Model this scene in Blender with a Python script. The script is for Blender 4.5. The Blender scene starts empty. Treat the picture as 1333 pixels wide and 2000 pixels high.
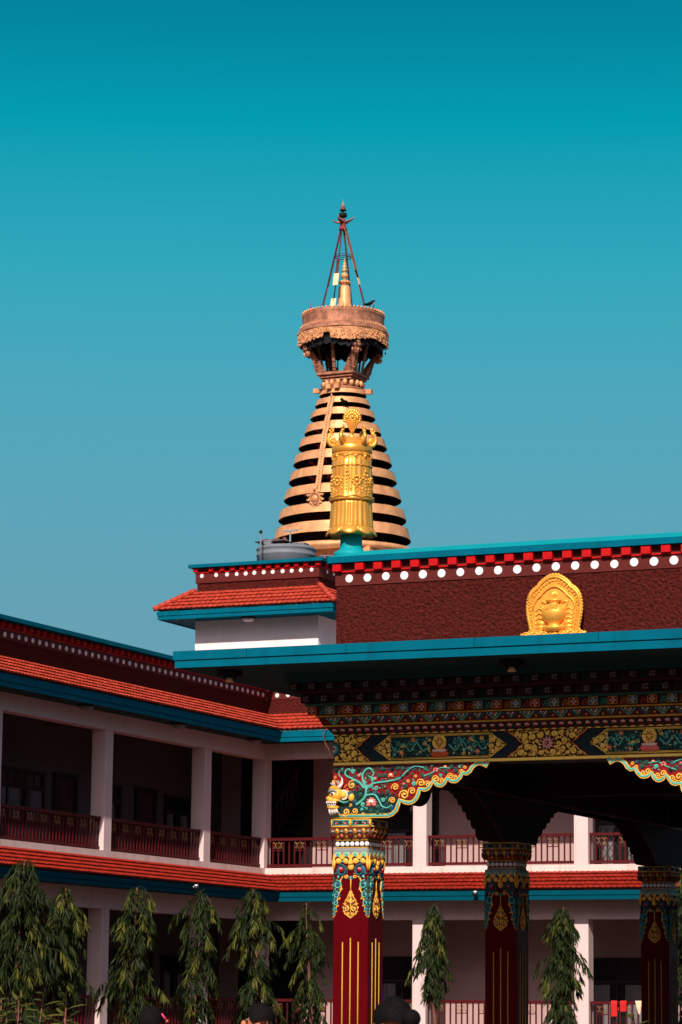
import bpy, bmesh, math, random
from math import sin, cos, pi, radians
from mathutils import Vector, Matrix
random.seed(7)
SC = bpy.context.scene
COL = SC.collection

# ---------------------------------------------------------------- materials
def mat(name, col, rough=.7, metal=0., var=.12, vscale=6., bump=0., bscale=60., bdist=.01, spec=.15, stain=0., streak=None, wear=None):
    """Painted or natural surface: base colour with a little noise in it, optional vertical stain streaks, optional bump."""
    m = bpy.data.materials.new(name); m.use_nodes = True
    nt = m.node_tree; N = nt.nodes; L = nt.links
    b = N['Principled BSDF']
    b.inputs['Roughness'].default_value = rough
    b.inputs['Metallic'].default_value = metal
    b.inputs['Specular IOR Level'].default_value = spec
    tc = N.new('ShaderNodeTexCoord')
    no = N.new('ShaderNodeTexNoise'); no.inputs['Scale'].default_value = vscale; no.inputs['Detail'].default_value = 6
    L.new(tc.outputs['Object'], no.inputs['Vector'])
    rp = N.new('ShaderNodeValToRGB')
    rp.color_ramp.elements[0].position = .3; rp.color_ramp.elements[1].position = .72
    rp.color_ramp.elements[0].color = (*[c * (1 - var) for c in col], 1)
    rp.color_ramp.elements[1].color = (*[min(1, c * (1 + var)) for c in col], 1)
    L.new(no.outputs['Fac'], rp.inputs['Fac'])
    out = rp.outputs['Color']
    if stain:
        mp = N.new('ShaderNodeMapping'); mp.inputs['Scale'].default_value = streak or (9, 9, .7)
        L.new(tc.outputs['Object'], mp.inputs['Vector'])
        n2 = N.new('ShaderNodeTexNoise'); n2.inputs['Scale'].default_value = 1.; n2.inputs['Detail'].default_value = 7
        L.new(mp.outputs['Vector'], n2.inputs['Vector'])
        r2 = N.new('ShaderNodeValToRGB')
        r2.color_ramp.elements[0].position = .52; r2.color_ramp.elements[0].color = (0, 0, 0, 1)
        r2.color_ramp.elements[1].position = .78; r2.color_ramp.elements[1].color = (stain, stain, stain, 1)
        L.new(n2.outputs['Fac'], r2.inputs['Fac'])
        mx = N.new('ShaderNodeMix'); mx.data_type = 'RGBA'
        w = wear or tuple(c * .35 for c in col)
        mx.inputs['B'].default_value = (*w, 1)
        L.new(r2.outputs['Color'], mx.inputs['Factor']); L.new(out, mx.inputs['A'])
        out = mx.outputs['Result']
    L.new(out, b.inputs['Base Color'])
    if bump:
        n3 = N.new('ShaderNodeTexNoise'); n3.inputs['Scale'].default_value = bscale; n3.inputs['Detail'].default_value = 5
        L.new(tc.outputs['Object'], n3.inputs['Vector'])
        bp = N.new('ShaderNodeBump'); bp.inputs['Strength'].default_value = bump; bp.inputs['Distance'].default_value = bdist
        L.new(n3.outputs['Fac'], bp.inputs['Height']); L.new(bp.outputs['Normal'], b.inputs['Normal'])
    return m

M = {}
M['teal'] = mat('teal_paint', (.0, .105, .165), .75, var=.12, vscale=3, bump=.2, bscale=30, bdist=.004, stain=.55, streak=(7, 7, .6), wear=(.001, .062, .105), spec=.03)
M['teal2'] = mat('dimmed_teal', (.0, .060, .092), .75, var=.12, vscale=3, bump=.2, bscale=30, bdist=.004, stain=.4, streak=(1.6, 1.6, 9), wear=(.0, .040, .068), spec=.03)  # teal darkened for the lower eaves' dimmer light; also colours board joints
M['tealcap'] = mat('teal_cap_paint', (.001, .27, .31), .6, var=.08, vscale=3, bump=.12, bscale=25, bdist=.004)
M['maroon'] = mat('maroon_stucco', (.075, .011, .0085), .95, var=.40, vscale=20, bump=1., bscale=24, bdist=.07, spec=.08, stain=.35, streak=(3, 3, .5), wear=(.045, .008, .007))
M['band'] = mat('maroon_band_paint', (.095, .013, .011), .7, var=.10, vscale=9)
M['redblk'] = mat('red_block_paint', (.42, .002, .004), .6, var=.15, vscale=14)
M['white'] = mat('white_disc_paint', (.78, .74, .74), .6, var=.10, vscale=9, stain=.25, streak=(9, 9, 9), wear=(.42, .36, .34))
M['wallw'] = mat('white_wall_paint', (.76, .70, .72), .75, var=.05, vscale=2, stain=.18, wear=(.45, .40, .39))
M['wallp'] = mat('pink_white_wall_paint', (.64, .50, .49), .75, var=.05, vscale=2.5, stain=.34, wear=(.36, .26, .23))
M['wallin'] = mat('shade_baked_gallery_wall', (.11, .080, .082), .9, var=.08, vscale=2.)  # gallery shade is mixed into this darker copy of the wall colour
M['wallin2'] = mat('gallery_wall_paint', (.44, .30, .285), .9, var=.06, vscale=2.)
M['slabband'] = mat('slab_edge_paint', (.70, .54, .50), .75, var=.06, vscale=4, stain=.5, streak=(7, 7, .35), wear=(.30, .17, .12))
M['tile'] = mat('terracotta_tile', (.38, .047, .026), .6, var=.36, vscale=9, bump=.2, bscale=80, bdist=.003, stain=.25, streak=(5, 5, 5), wear=(.30, .045, .02))
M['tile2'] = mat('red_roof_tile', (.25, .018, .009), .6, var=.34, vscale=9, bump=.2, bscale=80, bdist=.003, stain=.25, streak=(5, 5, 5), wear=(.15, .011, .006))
M['railred'] = mat('red_rail_paint', (.070, .005, .007), .5, var=.15, vscale=10)
M['railgold'] = mat('rail_ornament_paint', (.30, .17, .07), .55, var=.15, vscale=30)
M['dark'] = mat('painted_stairwell_shade', (.012, .010, .010), .9, var=.1)
M['soffit'] = mat('soffit_paint', (.008, .045, .050), .8, var=.1, vscale=4)
M['wood'] = mat('dark_timber', (.010, .004, .004), .75, var=.25, vscale=8)
M['glass'] = mat('window_glass', (.010, .011, .012), .15, var=.05, spec=.5)
M['curtain'] = mat('curtain_cloth', (.16, .15, .155), .9, var=.2, vscale=3)
M['frame'] = mat('window_frame_paint', (.030, .022, .022), .6, var=.1)
M['door'] = mat('door_wood', (.055, .020, .014), .6, var=.2, vscale=4)
M['concrete'] = mat('grey_floor', (.075, .050, .045), .9, var=.1)
M['gold'] = mat('gilded_copper', (.80, .375, .065), .31, metal=.52, var=.08, vscale=9, bump=.12, bscale=45, bdist=.006)
M['goldp'] = mat('gilded_plaque', (.84, .39, .060), .38, metal=.40, var=.08, vscale=12, bump=.1, bscale=50, bdist=.004)
M['bronze'] = mat('weathered_gilt', (.66, .325, .150), .50, metal=.22, var=.22, vscale=3.2, bump=.15, bscale=14, bdist=.02, stain=.55, streak=(3, 3, .8), wear=(.33, .16, .10))
M['bronzed'] = mat('tarnished_copper', (.33, .145, .090), .55, metal=.25, var=.4, vscale=5, bump=.5, bscale=11, bdist=.03)
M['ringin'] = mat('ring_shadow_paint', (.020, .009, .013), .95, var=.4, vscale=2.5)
M['palegilt'] = mat('pale_gilt_plate', (.80, .58, .33), .5, metal=.2, var=.1)
M['iron'] = mat('rusty_iron', (.075, .032, .036), .7, metal=.2, var=.3, vscale=6)
M['ironr'] = mat('red_iron_pole', (.22, .035, .045), .6, var=.2)
M['black'] = mat('blackened_metal', (.010, .011, .013), .6)
M['feather'] = mat('black_feathers', (.008, .009, .011), .6)
M['tank'] = mat('grey_plastic', (.155, .17, .195), .5, var=.06, vscale=3, stain=.2, streak=(3, 3, 1))
M['tanklid'] = mat('rusty_scrap', (.11, .035, .03), .8, var=.3)
M['steel'] = mat('galvanised_steel', (.45, .47, .50), .4, metal=.7)
# painted carving
M['gilt'] = mat('beam_gilding', (1., .68, .14), .40, metal=.5, var=.12, vscale=25)
M['py'] = mat('yellow_carving_paint', (.80, .42, .055), .45, var=.12, vscale=25, spec=.4)
M['pyd'] = mat('ochre_carving_paint', (.52, .29, .035), .5, var=.15, vscale=25)
M['pt'] = mat('turquoise_carving_paint', (.085, .40, .33), .5, var=.15, vscale=20)
M['pg'] = mat('green_carving_paint', (.020, .085, .068), .5, var=.25, vscale=20)
M['pdg'] = mat('dark_green_ground', (.006, .026, .026), .55, var=.2)
M['pb'] = mat('blue_carving_paint', (.022, .095, .145), .5, var=.2, vscale=20)
M['pnavy'] = mat('navy_beam_paint', (.004, .018, .024), .5, var=.15)
M['pr'] = mat('red_carving_ground', (.20, .004, .006), .55, var=.15)
M['pmr'] = mat('maroon_carving_ground', (.085, .012, .014), .55, var=.15)
M['ppk'] = mat('pink_petal_paint', (.72, .16, .14), .5, var=.15, vscale=30)
M['porg'] = mat('orange_paint', (.62, .12, .035), .5, var=.15)
M['pw'] = mat('white_carving_paint', (.72, .66, .60), .5, var=.06)
M['ppale'] = mat('pale_flower_paint', (.36, .33, .31), .55, var=.15)
M['pbrn'] = mat('brown_panel_ground', (.045, .012, .006), .6, var=.2)
M['ppink'] = mat('pale_pink_paint', (.62, .36, .32), .5, var=.15, vscale=30)
M['pdim'] = mat('shade_baked_maroon', (.030, .010, .009), .65, var=.25, vscale=12)  # upper cornice maroon, darkened to carry the canopy's shade
M['pdimg'] = mat('shade_baked_green', (.006, .022, .020), .65, var=.25, vscale=12)  # upper cornice green with the same shade mixed in
M['pgrey'] = mat('grey_carving_paint', (.22, .24, .25), .55, var=.15)
M['prust'] = mat('rust_panel_paint', (.16, .045, .02), .6, var=.2, vscale=30)
M['shaft'] = mat('column_red_lacquer', (.080, .0003, .0022), .5, var=.14, vscale=3, spec=.05)
M['skin'] = mat('skin', (.46, .18, .09), .5)
M['hair'] = mat('black_hair', (.006, .005, .005), .75, bump=.6, bscale=90, bdist=.006, spec=.05)
M['robe'] = mat('maroon_cloth', (.16, .02, .03), .9, bump=.3, bscale=20)
M['blue'] = mat('blue_cloth', (.04, .06, .14), .9, bump=.3, bscale=20)
M['pinkp'] = mat('pink_plastic', (.75, .05, .16), .4)
M['redcloth'] = mat('red_cloth', (.52, .02, .02), .85, bump=.4, bscale=30)
M['creamcloth'] = mat('cream_cloth', (.75, .52, .36), .85, bump=.4, bscale=30)
M['bark'] = mat('brown_bark', (.15, .065, .045), .9, var=.3, vscale=14, bump=.6, bscale=30)

def leafmat(name, c1, c2, trans=.25):
    m = bpy.data.materials.new(name); m.use_nodes = True
    nt = m.node_tree; N = nt.nodes; L = nt.links; b = N['Principled BSDF']
    gi = N.new('ShaderNodeNewGeometry')
    rp = N.new('ShaderNodeValToRGB')
    rp.color_ramp.elements[0].color = (*c1, 1); rp.color_ramp.elements[1].color = (*c2, 1)
    L.new(gi.outputs['Random Per Island'], rp.inputs['Fac']); L.new(rp.outputs['Color'], b.inputs['Base Color'])
    b.inputs['Roughness'].default_value = .5; b.inputs['Specular IOR Level'].default_value = .12
    tr = N.new('ShaderNodeBsdfTranslucent'); L.new(rp.outputs['Color'], tr.inputs['Color'])
    mx = N.new('ShaderNodeMixShader'); mx.inputs[0].default_value = trans
    L.new(b.outputs[0], mx.inputs[1]); L.new(tr.outputs[0], mx.inputs[2]); L.new(mx.outputs[0], N['Material Output'].inputs[0])
    return m
M['leaf'] = leafmat('ashoka_leaf', (.007, .015, .004), (.028, .042, .009))
M['leafy'] = leafmat('young_ashoka_leaf', (.035, .045, .007), (.12, .12, .020))
M['shrubleaf'] = leafmat('shrub_leaf', (.022, .030, .009), (.085, .080, .016))

# ---------------------------------------------------------------- objects
JIT = random.Random(99)
WL = {}                                            # world location of every object, for parenting
def link(o, parent=None, loc=(0, 0, 0)):
    COL.objects.link(o); loc = Vector(loc)
    WL[o.name] = loc
    if parent is not None:
        o.parent = parent; o.location = loc - WL[parent.name]
    else:
        o.location = loc
    return o
def tag(o, label=None, cat=None, group=None, kind=None):
    if label: o['label'] = label
    if cat: o['category'] = cat
    if group: o['group'] = group
    if kind: o['kind'] = kind
    return o
def empty(name, loc, label=None, cat=None, group=None):
    o = bpy.data.objects.new(name, None); o.empty_display_size = .3
    return tag(link(o, None, loc), label, cat, group)
def inst(name, me, parent, loc, rot=0., scale=None):
    o = bpy.data.objects.new(name, me); link(o, parent, loc)
    if rot: o.rotation_euler.z = rot
    if scale: o.scale = scale
    if name in ('white_disc', 'dentil_block'):          # hand-fitted: none sits quite like its neighbour
        o.location.z += JIT.uniform(-.005, .005); s = JIT.uniform(.955, 1.035); o.scale = [c * s for c in o.scale]
        if name == 'dentil_block': o.rotation_euler.z += JIT.uniform(-.03, .03)
    return o
def children(o): return [c for c in COL.objects if c.parent == o]
def copy_tree(o, parent, shift):
    c = o.copy(); COL.objects.link(c)
    WL[c.name] = WL[o.name] + Vector(shift)
    if parent is not None:
        c.parent = parent; c.location = WL[c.name] - WL[parent.name]
    else:
        c.location = WL[c.name]
    for ch in o.children: copy_tree(ch, c, shift)
    return c

class F:
    """A flat working frame: u along, v up, w out of the surface."""
    def __init__(s, O, U=(1, 0, 0), V=(0, 0, 1), N=(0, -1, 0)):
        s.O, s.U, s.V, s.N = Vector(O), Vector(U).normalized(), Vector(V).normalized(), Vector(N).normalized()
    def p(s, u, v, w=0.): return s.O + s.U * u + s.V * v + s.N * w

class MB:
    def __init__(s): s.v = []; s.f = []; s.m = []; s.sm = []; s.mats = []
    def mi(s, k):
        k = M[k] if isinstance(k, str) else k
        if k not in s.mats: s.mats.append(k)
        return s.mats.index(k)
    def add(s, vs, fs, m, smooth=False):
        b = len(s.v); i = s.mi(m)
        s.v.extend(Vector(v) for v in vs)
        for f in fs: s.f.append([b + k for k in f]); s.m.append(i); s.sm.append(smooth)
    def box(s, x0, x1, y0, y1, z0, z1, m):
        v = [(x0, y0, z0), (x1, y0, z0), (x1, y1, z0), (x0, y1, z0), (x0, y0, z1), (x1, y0, z1), (x1, y1, z1), (x0, y1, z1)]
        s.add(v, [(0, 3, 2, 1), (4, 5, 6, 7), (0, 1, 5, 4), (1, 2, 6, 5), (2, 3, 7, 6), (3, 0, 4, 7)], m)
    def bbox(s, x0, x1, y0, y1, z0, z1, m, b=.008):
        """box with chamfered edges"""
        bm = bmesh.new(); bmesh.ops.create_cube(bm, size=1)
        for v in bm.verts:
            v.co = Vector(((x0 + x1) / 2 + v.co.x * (x1 - x0), (y0 + y1) / 2 + v.co.y * (y1 - y0), (z0 + z1) / 2 + v.co.z * (z1 - z0)))
        bmesh.ops.bevel(bm, geom=bm.edges[:], offset=b, segments=1, affect='EDGES')
        bm.verts.index_update()
        s.add([v.co.copy() for v in bm.verts], [[v.index for v in f.verts] for f in bm.faces], m); bm.free()
    def bar(s, p, q, w, h, m, up=(0, 0, 1)):
        p, q = Vector(p), Vector(q); d = (q - p).normalized(); up = Vector(up)
        if abs(d.dot(up)) > .99: up = Vector((0, 1, 0))
        a = d.cross(up).normalized() * w / 2; b = a.cross(d).normalized() * h / 2
        v = [p - a - b, p + a - b, p + a + b, p - a + b, q - a - b, q + a - b, q + a + b, q - a + b]
        s.add(v, [(0, 3, 2, 1), (4, 5, 6, 7), (0, 1, 5, 4), (1, 2, 6, 5), (2, 3, 7, 6), (3, 0, 4, 7)], m)
    def tube(s, pts, rad, m, n=6, smooth=True, ref=(0, 0, 1), flat=1.):
        pts = [Vector(p) for p in pts]; K = len(pts)
        if not hasattr(rad, '__len__'): rad = [rad] * K
        ref = Vector(ref); vs = []
        for i, p in enumerate(pts):
            d = (pts[min(i + 1, K - 1)] - pts[max(i - 1, 0)])
            d = d.normalized() if d.length > 1e-9 else Vector((0, 0, 1))
            r = ref if abs(d.dot(ref)) < .97 else Vector((.3, .9, .2))
            a = d.cross(r).normalized(); b = a.cross(d).normalized()
            for k in range(n):
                t = 2 * pi * k / n
                vs.append(p + a * (cos(t) * rad[i]) + b * (sin(t) * rad[i] * flat))
        fs = [(i * n + k, i * n + (k + 1) % n, (i + 1) * n + (k + 1) % n, (i + 1) * n + k) for i in range(K - 1) for k in range(n)]
        fs += [tuple(range(n))[::-1], tuple(range((K - 1) * n, K * n))]
        s.add(vs, fs, m, smooth)
    def lathe(s, prof, c, m, n=32, smooth=True, fr=None, wave=None, caps=True):
        """prof = [(r, z)]; fr = optional axes (A, B, Axis); wave(t, i) scales the radius"""
        c = Vector(c); A, B, X = fr or (Vector((1, 0, 0)), Vector((0, 1, 0)), Vector((0, 0, 1)))
        vs = []
        for i, (r, z) in enumerate(prof):
            for k in range(n):
                t = 2 * pi * k / n; q = r * (wave(t, i) if wave else 1)
                vs.append(c + A * (cos(t) * q) + B * (sin(t) * q) + X * z)
        K = len(prof)
        fs = [(i * n + k, i * n + (k + 1) % n, (i + 1) * n + (k + 1) % n, (i + 1) * n + k) for i in range(K - 1) for k in range(n)]
        if caps and prof[0][0] > 1e-6: fs.append(tuple(range(n))[::-1])
        if caps and prof[-1][0] > 1e-6: fs.append(tuple(range((K - 1) * n, K * n)))
        s.add(vs, fs, m, smooth)
    def ball(s, c, rx, ry, rz, m, n=10, k=6, fr=None):
        c = Vector(c); A, B, X = fr or (Vector((1, 0, 0)), Vector((0, 1, 0)), Vector((0, 0, 1)))
        vs = []
        for i in range(k + 1):
            a = -pi / 2 + pi * i / k
            for j in range(n):
                t = 2 * pi * j / n
                vs.append(c + A * (rx * cos(a) * cos(t)) + B * (ry * cos(a) * sin(t)) + X * (rz * sin(a)))
        s.add(vs, [(i * n + j, i * n + (j + 1) % n, (i + 1) * n + (j + 1) % n, (i + 1) * n + j) for i in range(k) for j in range(n)], m, True)
    def prism(s, fr, poly, w0, w1, m, side=None):
        n = len(poly)
        vs = [fr.p(u, v, w0) for u, v in poly] + [fr.p(u, v, w1) for u, v in poly]
        area = sum(poly[i][0] * poly[(i + 1) % n][1] - poly[(i + 1) % n][0] * poly[i][1] for i in range(n))
        front = list(range(n, 2 * n)); back = list(range(n))[::-1]
        sides = [(i, (i + 1) % n, n + (i + 1) % n, n + i) for i in range(n)]
        if area < 0:
            front = front[::-1]; back = back[::-1]; sides = [x[::-1] for x in sides]
        s.add(vs, [front, back], m); s.add(vs, sides, side or m)
    # ---- relief carving in a frame
    def spiral(s, fr, cu, cv, r, m, turns=1.6, a0=0., d=1, th=None, w=0., n=5, ball=True, steps=None):
        th = th or r * .2; K = steps or max(8, int(turns * 11)); pts = []; rad = []
        for i in range(K + 1):
            t = i / K; a = a0 + d * turns * 2 * pi * t; q = r * (1 - .86 * t ** .8)
            pts.append(fr.p(cu + q * cos(a), cv + q * sin(a), w + th * .5)); rad.append(th * (.5 + .35 * t))
        s.tube(pts, rad, m, n, ref=fr.N)
        if ball: s.dome(fr, cu, cv, r * .22, r * .2, m, w=w)
    def vine(s, fr, pts, th, m, w=0., n=5, steps=8):
        P = [Vector((p[0], p[1], 0)) for p in pts]; out = []
        for i in range(len(P) - 1):
            a, b, c, d = P[max(i - 1, 0)], P[i], P[i + 1], P[min(i + 2, len(P) - 1)]
            for k in range(steps):
                t = k / steps
                out.append(.5 * ((2 * b) + (c - a) * t + (2 * a - 5 * b + 4 * c - d) * t * t + (3 * b - a - 3 * c + d) * t ** 3))
        out.append(P[-1]); K = len(out)
        t0, t1 = th if hasattr(th, '__len__') else (th, th)
        rad = [t0 + (t1 - t0) * i / (K - 1) for i in range(K)]
        s.tube([fr.p(o.x, o.y, w + rad[i] * .4) for i, o in enumerate(out)], rad, m, n, ref=fr.N)
    def dome(s, fr, cu, cv, r, h, m, w=0., rv=None, n=12, k=3):
        vs = []; rv = rv or r
        for i in range(k):
            a = pi / 2 * i / k
            for j in range(n):
                t = 2 * pi * j / n
                vs.append(fr.p(cu + r * cos(a) * cos(t), cv + rv * cos(a) * sin(t), w + h * sin(a)))
        vs.append(fr.p(cu, cv, w + h)); top = len(vs) - 1
        fs = [(i * n + j, i * n + (j + 1) % n, (i + 1) * n + (j + 1) % n, (i + 1) * n + j) for i in range(k - 1) for j in range(n)]
        fs += [((k - 1) * n + j, (k - 1) * n + (j + 1) % n, top) for j in range(n)]
        s.add(vs, fs, m, True)
    def petal(s, fr, cu, cv, Ln, W, ang, h, m, w=0., k=6):
        """teardrop petal with a raised midrib; (cu, cv) = its root"""
        ca, sa = cos(ang), sin(ang); vs = []
        for i in range(k + 1):
            t = i / k; x = Ln * t; y = W * .5 * sin(pi * min(1, t ** .8)) ** .8 if 0 < t < 1 else W * .04
            for yy, ww in ((-y, 0), (0, h * sin(pi * (.15 + .75 * t))), (y, 0)):
                vs.append(fr.p(cu + x * ca - yy * sa, cv + x * sa + yy * ca, w + ww))
        fs = []
        for i in range(k):
            a = i * 3; fs += [(a, a + 3, a + 4, a + 1), (a + 1, a + 4, a + 5, a + 2)]
        s.add(vs, [f[::-1] for f in fs], m, True)
    def lotus(s, fr, cu, cv, r, m1, m2, w=0.):
        for a in (-.35, .25, .75, 1.25, 1.75, 2.39, 2.9, pi + .35):
            s.petal(fr, cu, cv, r * 1.1, r * .62, a, r * .3, m1, w)
        for a in (.6, 1.1, pi / 2, 2.04, 2.54):
            s.petal(fr, cu, cv + r * .05, r * .72, r * .5, a, r * .42, m2, w + r * .06)
    def flower(s, fr, cu, cv, r, m1, m2, w=0., k=8):
        for i in range(k): s.petal(fr, cu, cv, r, r * 1.9 * pi / k / 1.6, 2 * pi * i / k, r * .25, m1, w)
        s.dome(fr, cu, cv, r * .3, r * .35, m2, w)
    def build(s, name, parent=None, loc=None):
        base = Vector(loc) if loc is not None else (WL[parent.name] if parent is not None else Vector((0, 0, 0)))
        me = bpy.data.meshes.new(name)
        me.from_pydata([v - base for v in s.v], [], s.f)
        for mm in s.mats: me.materials.append(mm)
        me.polygons.foreach_set('material_index', s.m); me.polygons.foreach_set('use_smooth', s.sm)
        me.update()
        o = bpy.data.objects.new(name, me)
        return link(o, parent, base)
    def mesh(s, name):
        me = bpy.data.meshes.new(name); me.from_pydata(s.v, [], s.f)
        for mm in s.mats: me.materials.append(mm)
        me.polygons.foreach_set('material_index', s.m); me.polygons.foreach_set('use_smooth', s.sm)
        me.update(); return me

def inside(poly, u, v):
    c = False; n = len(poly)
    for i in range(n):
        a, b = poly[i], poly[i - 1]
        if (a[1] > v) != (b[1] > v) and u < (b[0] - a[0]) * (v - a[1]) / (b[1] - a[1]) + a[0]: c = not c
    return c
def edge_dist(poly, u, v):
    d = 9.
    for i in range(len(poly)):
        a = Vector(poly[i - 1]); b = Vector(poly[i]); p = Vector((u, v)); ab = b - a
        t = max(0, min(1, (p - a).dot(ab) / max(1e-9, ab.length_squared)))
        d = min(d, (a + ab * t - p).length)
    return d
def arabesque(mb, fr, poly, radii, mats, seed=1, w=0., tries=260, avoid=(), th=.2, pack=.92):
    """fills a region with scrolls of several sizes that touch each other, as in carved foliage"""
    R = random.Random(seed); us = [p[0] for p in poly]; vs = [p[1] for p in poly]; done = list(avoid)
    for r in radii:
        for _ in range(tries):
            u = R.uniform(min(us), max(us)); v = R.uniform(min(vs), max(vs))
            if not inside(poly, u, v) or edge_dist(poly, u, v) < r * .9: continue
            if any((u - a) ** 2 + (v - b) ** 2 < (r + c) ** 2 * pack for a, b, c in done): continue
            done.append((u, v, r)); m = mats[R.randrange(len(mats))]
            if r > .014: mb.spiral(fr, u, v, r * .92, m, 1.25 + R.random() * .5, R.random() * 6.3, R.choice((-1, 1)), r * th * 1.6, w)
            else: mb.dome(fr, u, v, r * .8, r * .8, m, w, n=7, k=2)
            if r > .02:
                a = R.random() * 6.3
                mb.petal(fr, u + r * .9 * cos(a), v + r * .9 * sin(a), r * .9, r * .5, a + .6, r * .3, m, w)
    return done

def tile_roof(mb, P0, U, S, a0, b0, ca, cb, m, rows=5, rib=.125, lift=.032):
    """interlocking clay tiles: P0 on the eave, U along it, S the vector from eave to ridge; the row at t runs from a0+t*ca to b0+t*cb"""
    P0, U, S = Vector(P0), Vector(U).normalized(), Vector(S)
    Nn = U.cross(S).normalized()
    if Nn.z < 0: Nn = -Nn
    for r in range(rows):
        t0, t1 = r / rows, min(1., (r + 1.06) / rows)
        lo, hi = min(a0 + t0 * ca, a0 + t1 * ca), max(b0 + t0 * cb, b0 + t1 * cb)
        step = rib / 5; n = int((hi - lo) / step) + 2
        top, bot, low = [], [], []
        off = 0 if r % 2 == 0 else rib
        for i in range(n):
            u = lo + i * step; ph = ((u + off) / rib) % 1.
            h = .016 * (1 if ph < .3 else .15 if ph < .92 else -.35)
            tile = int((u + off) / (rib * 2)); jit = ((tile * 7919 + r * 104729) % 97) / 97 * .006
            ub = min(max(u, a0 + t0 * ca), b0 + t0 * cb); ut = min(max(u, a0 + t1 * ca), b0 + t1 * cb)
            pb = P0 + U * ub + S * t0; pt = P0 + U * ut + S * t1
            bot.append(pb + Nn * (h + lift + jit)); top.append(pt + Nn * h); low.append(pb - Nn * .004 + S.normalized() * .02)
        vs = low + bot + top; fs = []
        for i in range(n - 1):
            fs += [(i, i + 1, n + i + 1, n + i), (n + i, n + i + 1, 2 * n + i + 1, 2 * n + i)]
        mb.add(vs, fs, m)

# ---------------------------------------------------------------- camera, sky, sun, ground
cam = bpy.data.cameras.new('camera'); co = bpy.data.objects.new('camera', cam); COL.objects.link(co)
right = Vector((.91177831, .41056575, .00980175)); down = Vector((-.06023484, .15730128, -.98571196)); fwd = Vector((-.4062414, .89816038, .16815426))
mw = Matrix.Identity(4)
for i, a in enumerate((right, -down, -fwd)):
    for j in range(3): mw[j][i] = a[j]
mw.translation = (0, 0, 1.6); co.matrix_world = mw
cam.sensor_fit = 'VERTICAL'; cam.sensor_height = 36; cam.lens = 5732.65 * 36 / 2000
cam.clip_start = .5; cam.clip_end = 3000
cam.dof.use_dof = True; cam.dof.focus_distance = 37.; cam.dof.aperture_fstop = 9.0
SC.camera = co

S = Vector((.30, -1.28, 1.)).normalized()
SUN_EL = math.asin(S.z); SUN_ROT = math.atan2(S.x, S.y)
sl = bpy.data.lights.new('sun', 'SUN'); sl.energy = 5.0; sl.angle = radians(.53); sl.color = (1., .875, .765)
so = bpy.data.objects.new('sun', sl); COL.objects.link(so); so.rotation_euler = S.to_track_quat('Z', 'Y').to_euler(); so.location = (0, -30, 40)

wd = bpy.data.worlds.new('World'); SC.world = wd; wd.use_nodes = True
nt = wd.node_tree; N = nt.nodes; L = nt.links; bg = N['Background']; bg.inputs['Strength'].default_value = .1
sky = N.new('ShaderNodeTexSky'); sky.sky_type = 'NISHITA'; sky.sun_disc = False; sky.sun_elevation = SUN_EL; sky.sun_rotation = SUN_ROT
sky.air_density = 1.2; sky.dust_density = 2.; sky.ozone_density = 1.
tc = N.new('ShaderNodeTexCoord'); sx = N.new('ShaderNodeSeparateXYZ'); L.new(tc.outputs['Generated'], sx.inputs[0])
rp = N.new('ShaderNodeValToRGB'); L.new(sx.outputs['Z'], rp.inputs['Fac']); cr = rp.color_ramp
stops = [(0., (.150, .330, .400)), (.10, (.150, .350, .440)), (.155, (.118, .368, .475)), (.205, (.078, .385, .500)), (.25, (.030, .385, .500)),
         (.295, (.001, .335, .445)), (.325, (.001, .245, .355)), (.345, (.001, .200, .300)), (.6, (.004, .10, .17)), (1., (.004, .05, .10))]
while len(cr.elements) < len(stops): cr.elements.new(.5)
for e, (p, c) in zip(cr.elements, stops): e.position = p; e.color = (*c, 1)
sc = N.new('ShaderNodeVectorMath'); sc.operation = 'SCALE'; sc.inputs['Scale'].default_value = 10. * 2 ** -.2; L.new(rp.outputs['Color'], sc.inputs[0])
# half the sky towards the sun stays the bright physical one; away from it the air turns deep teal
mr = N.new('ShaderNodeMapRange'); mr.inputs['From Min'].default_value = -.15; mr.inputs['From Max'].default_value = .55; mr.interpolation_type = 'SMOOTHSTEP'
L.new(sx.outputs['Y'], mr.inputs['Value'])
tint = N.new('ShaderNodeMix'); tint.data_type = 'RGBA'; tint.blend_type = 'MULTIPLY'; tint.inputs['Factor'].default_value = 1
tint.inputs['B'].default_value = (.74, .66, .72, 1); L.new(sky.outputs[0], tint.inputs['A'])
# low sky on the sun side is dimmed to keep the porch interior dark
hz = N.new('ShaderNodeMapRange'); hz.inputs['From Min'].default_value = .05; hz.inputs['From Max'].default_value = .45; hz.inputs['To Min'].default_value = .22; hz.inputs['To Max'].default_value = 1.25
hz.interpolation_type = 'SMOOTHSTEP'; L.new(sx.outputs['Z'], hz.inputs['Value'])
dl = N.new('ShaderNodeVectorMath'); dl.operation = 'SCALE'; L.new(tint.outputs['Result'], dl.inputs[0]); L.new(hz.outputs['Result'], dl.inputs['Scale'])
mx = N.new('ShaderNodeMix'); mx.data_type = 'RGBA'
L.new(mr.outputs['Result'], mx.inputs['Factor']); L.new(dl.outputs[0], mx.inputs['A']); L.new(sc.outputs[0], mx.inputs['B'])
L.new(mx.outputs['Result'], bg.inputs['Color'])

SC.view_settings.view_transform = 'Standard'; SC.view_settings.look = 'None'; SC.view_settings.exposure = .2; SC.view_settings.gamma = 1
SC.cycles.max_bounces = 6; SC.cycles.use_denoising = True

M['paving'] = mat('brick_paving', (.10, .055, .045), .9, var=.2, vscale=1.5, bump=.3, bscale=12)
g = MB(); g.box(-900, 900, -300, 1500, -.3, 0, 'paving')
tag(g.build('ground'), kind='structure')

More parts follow.
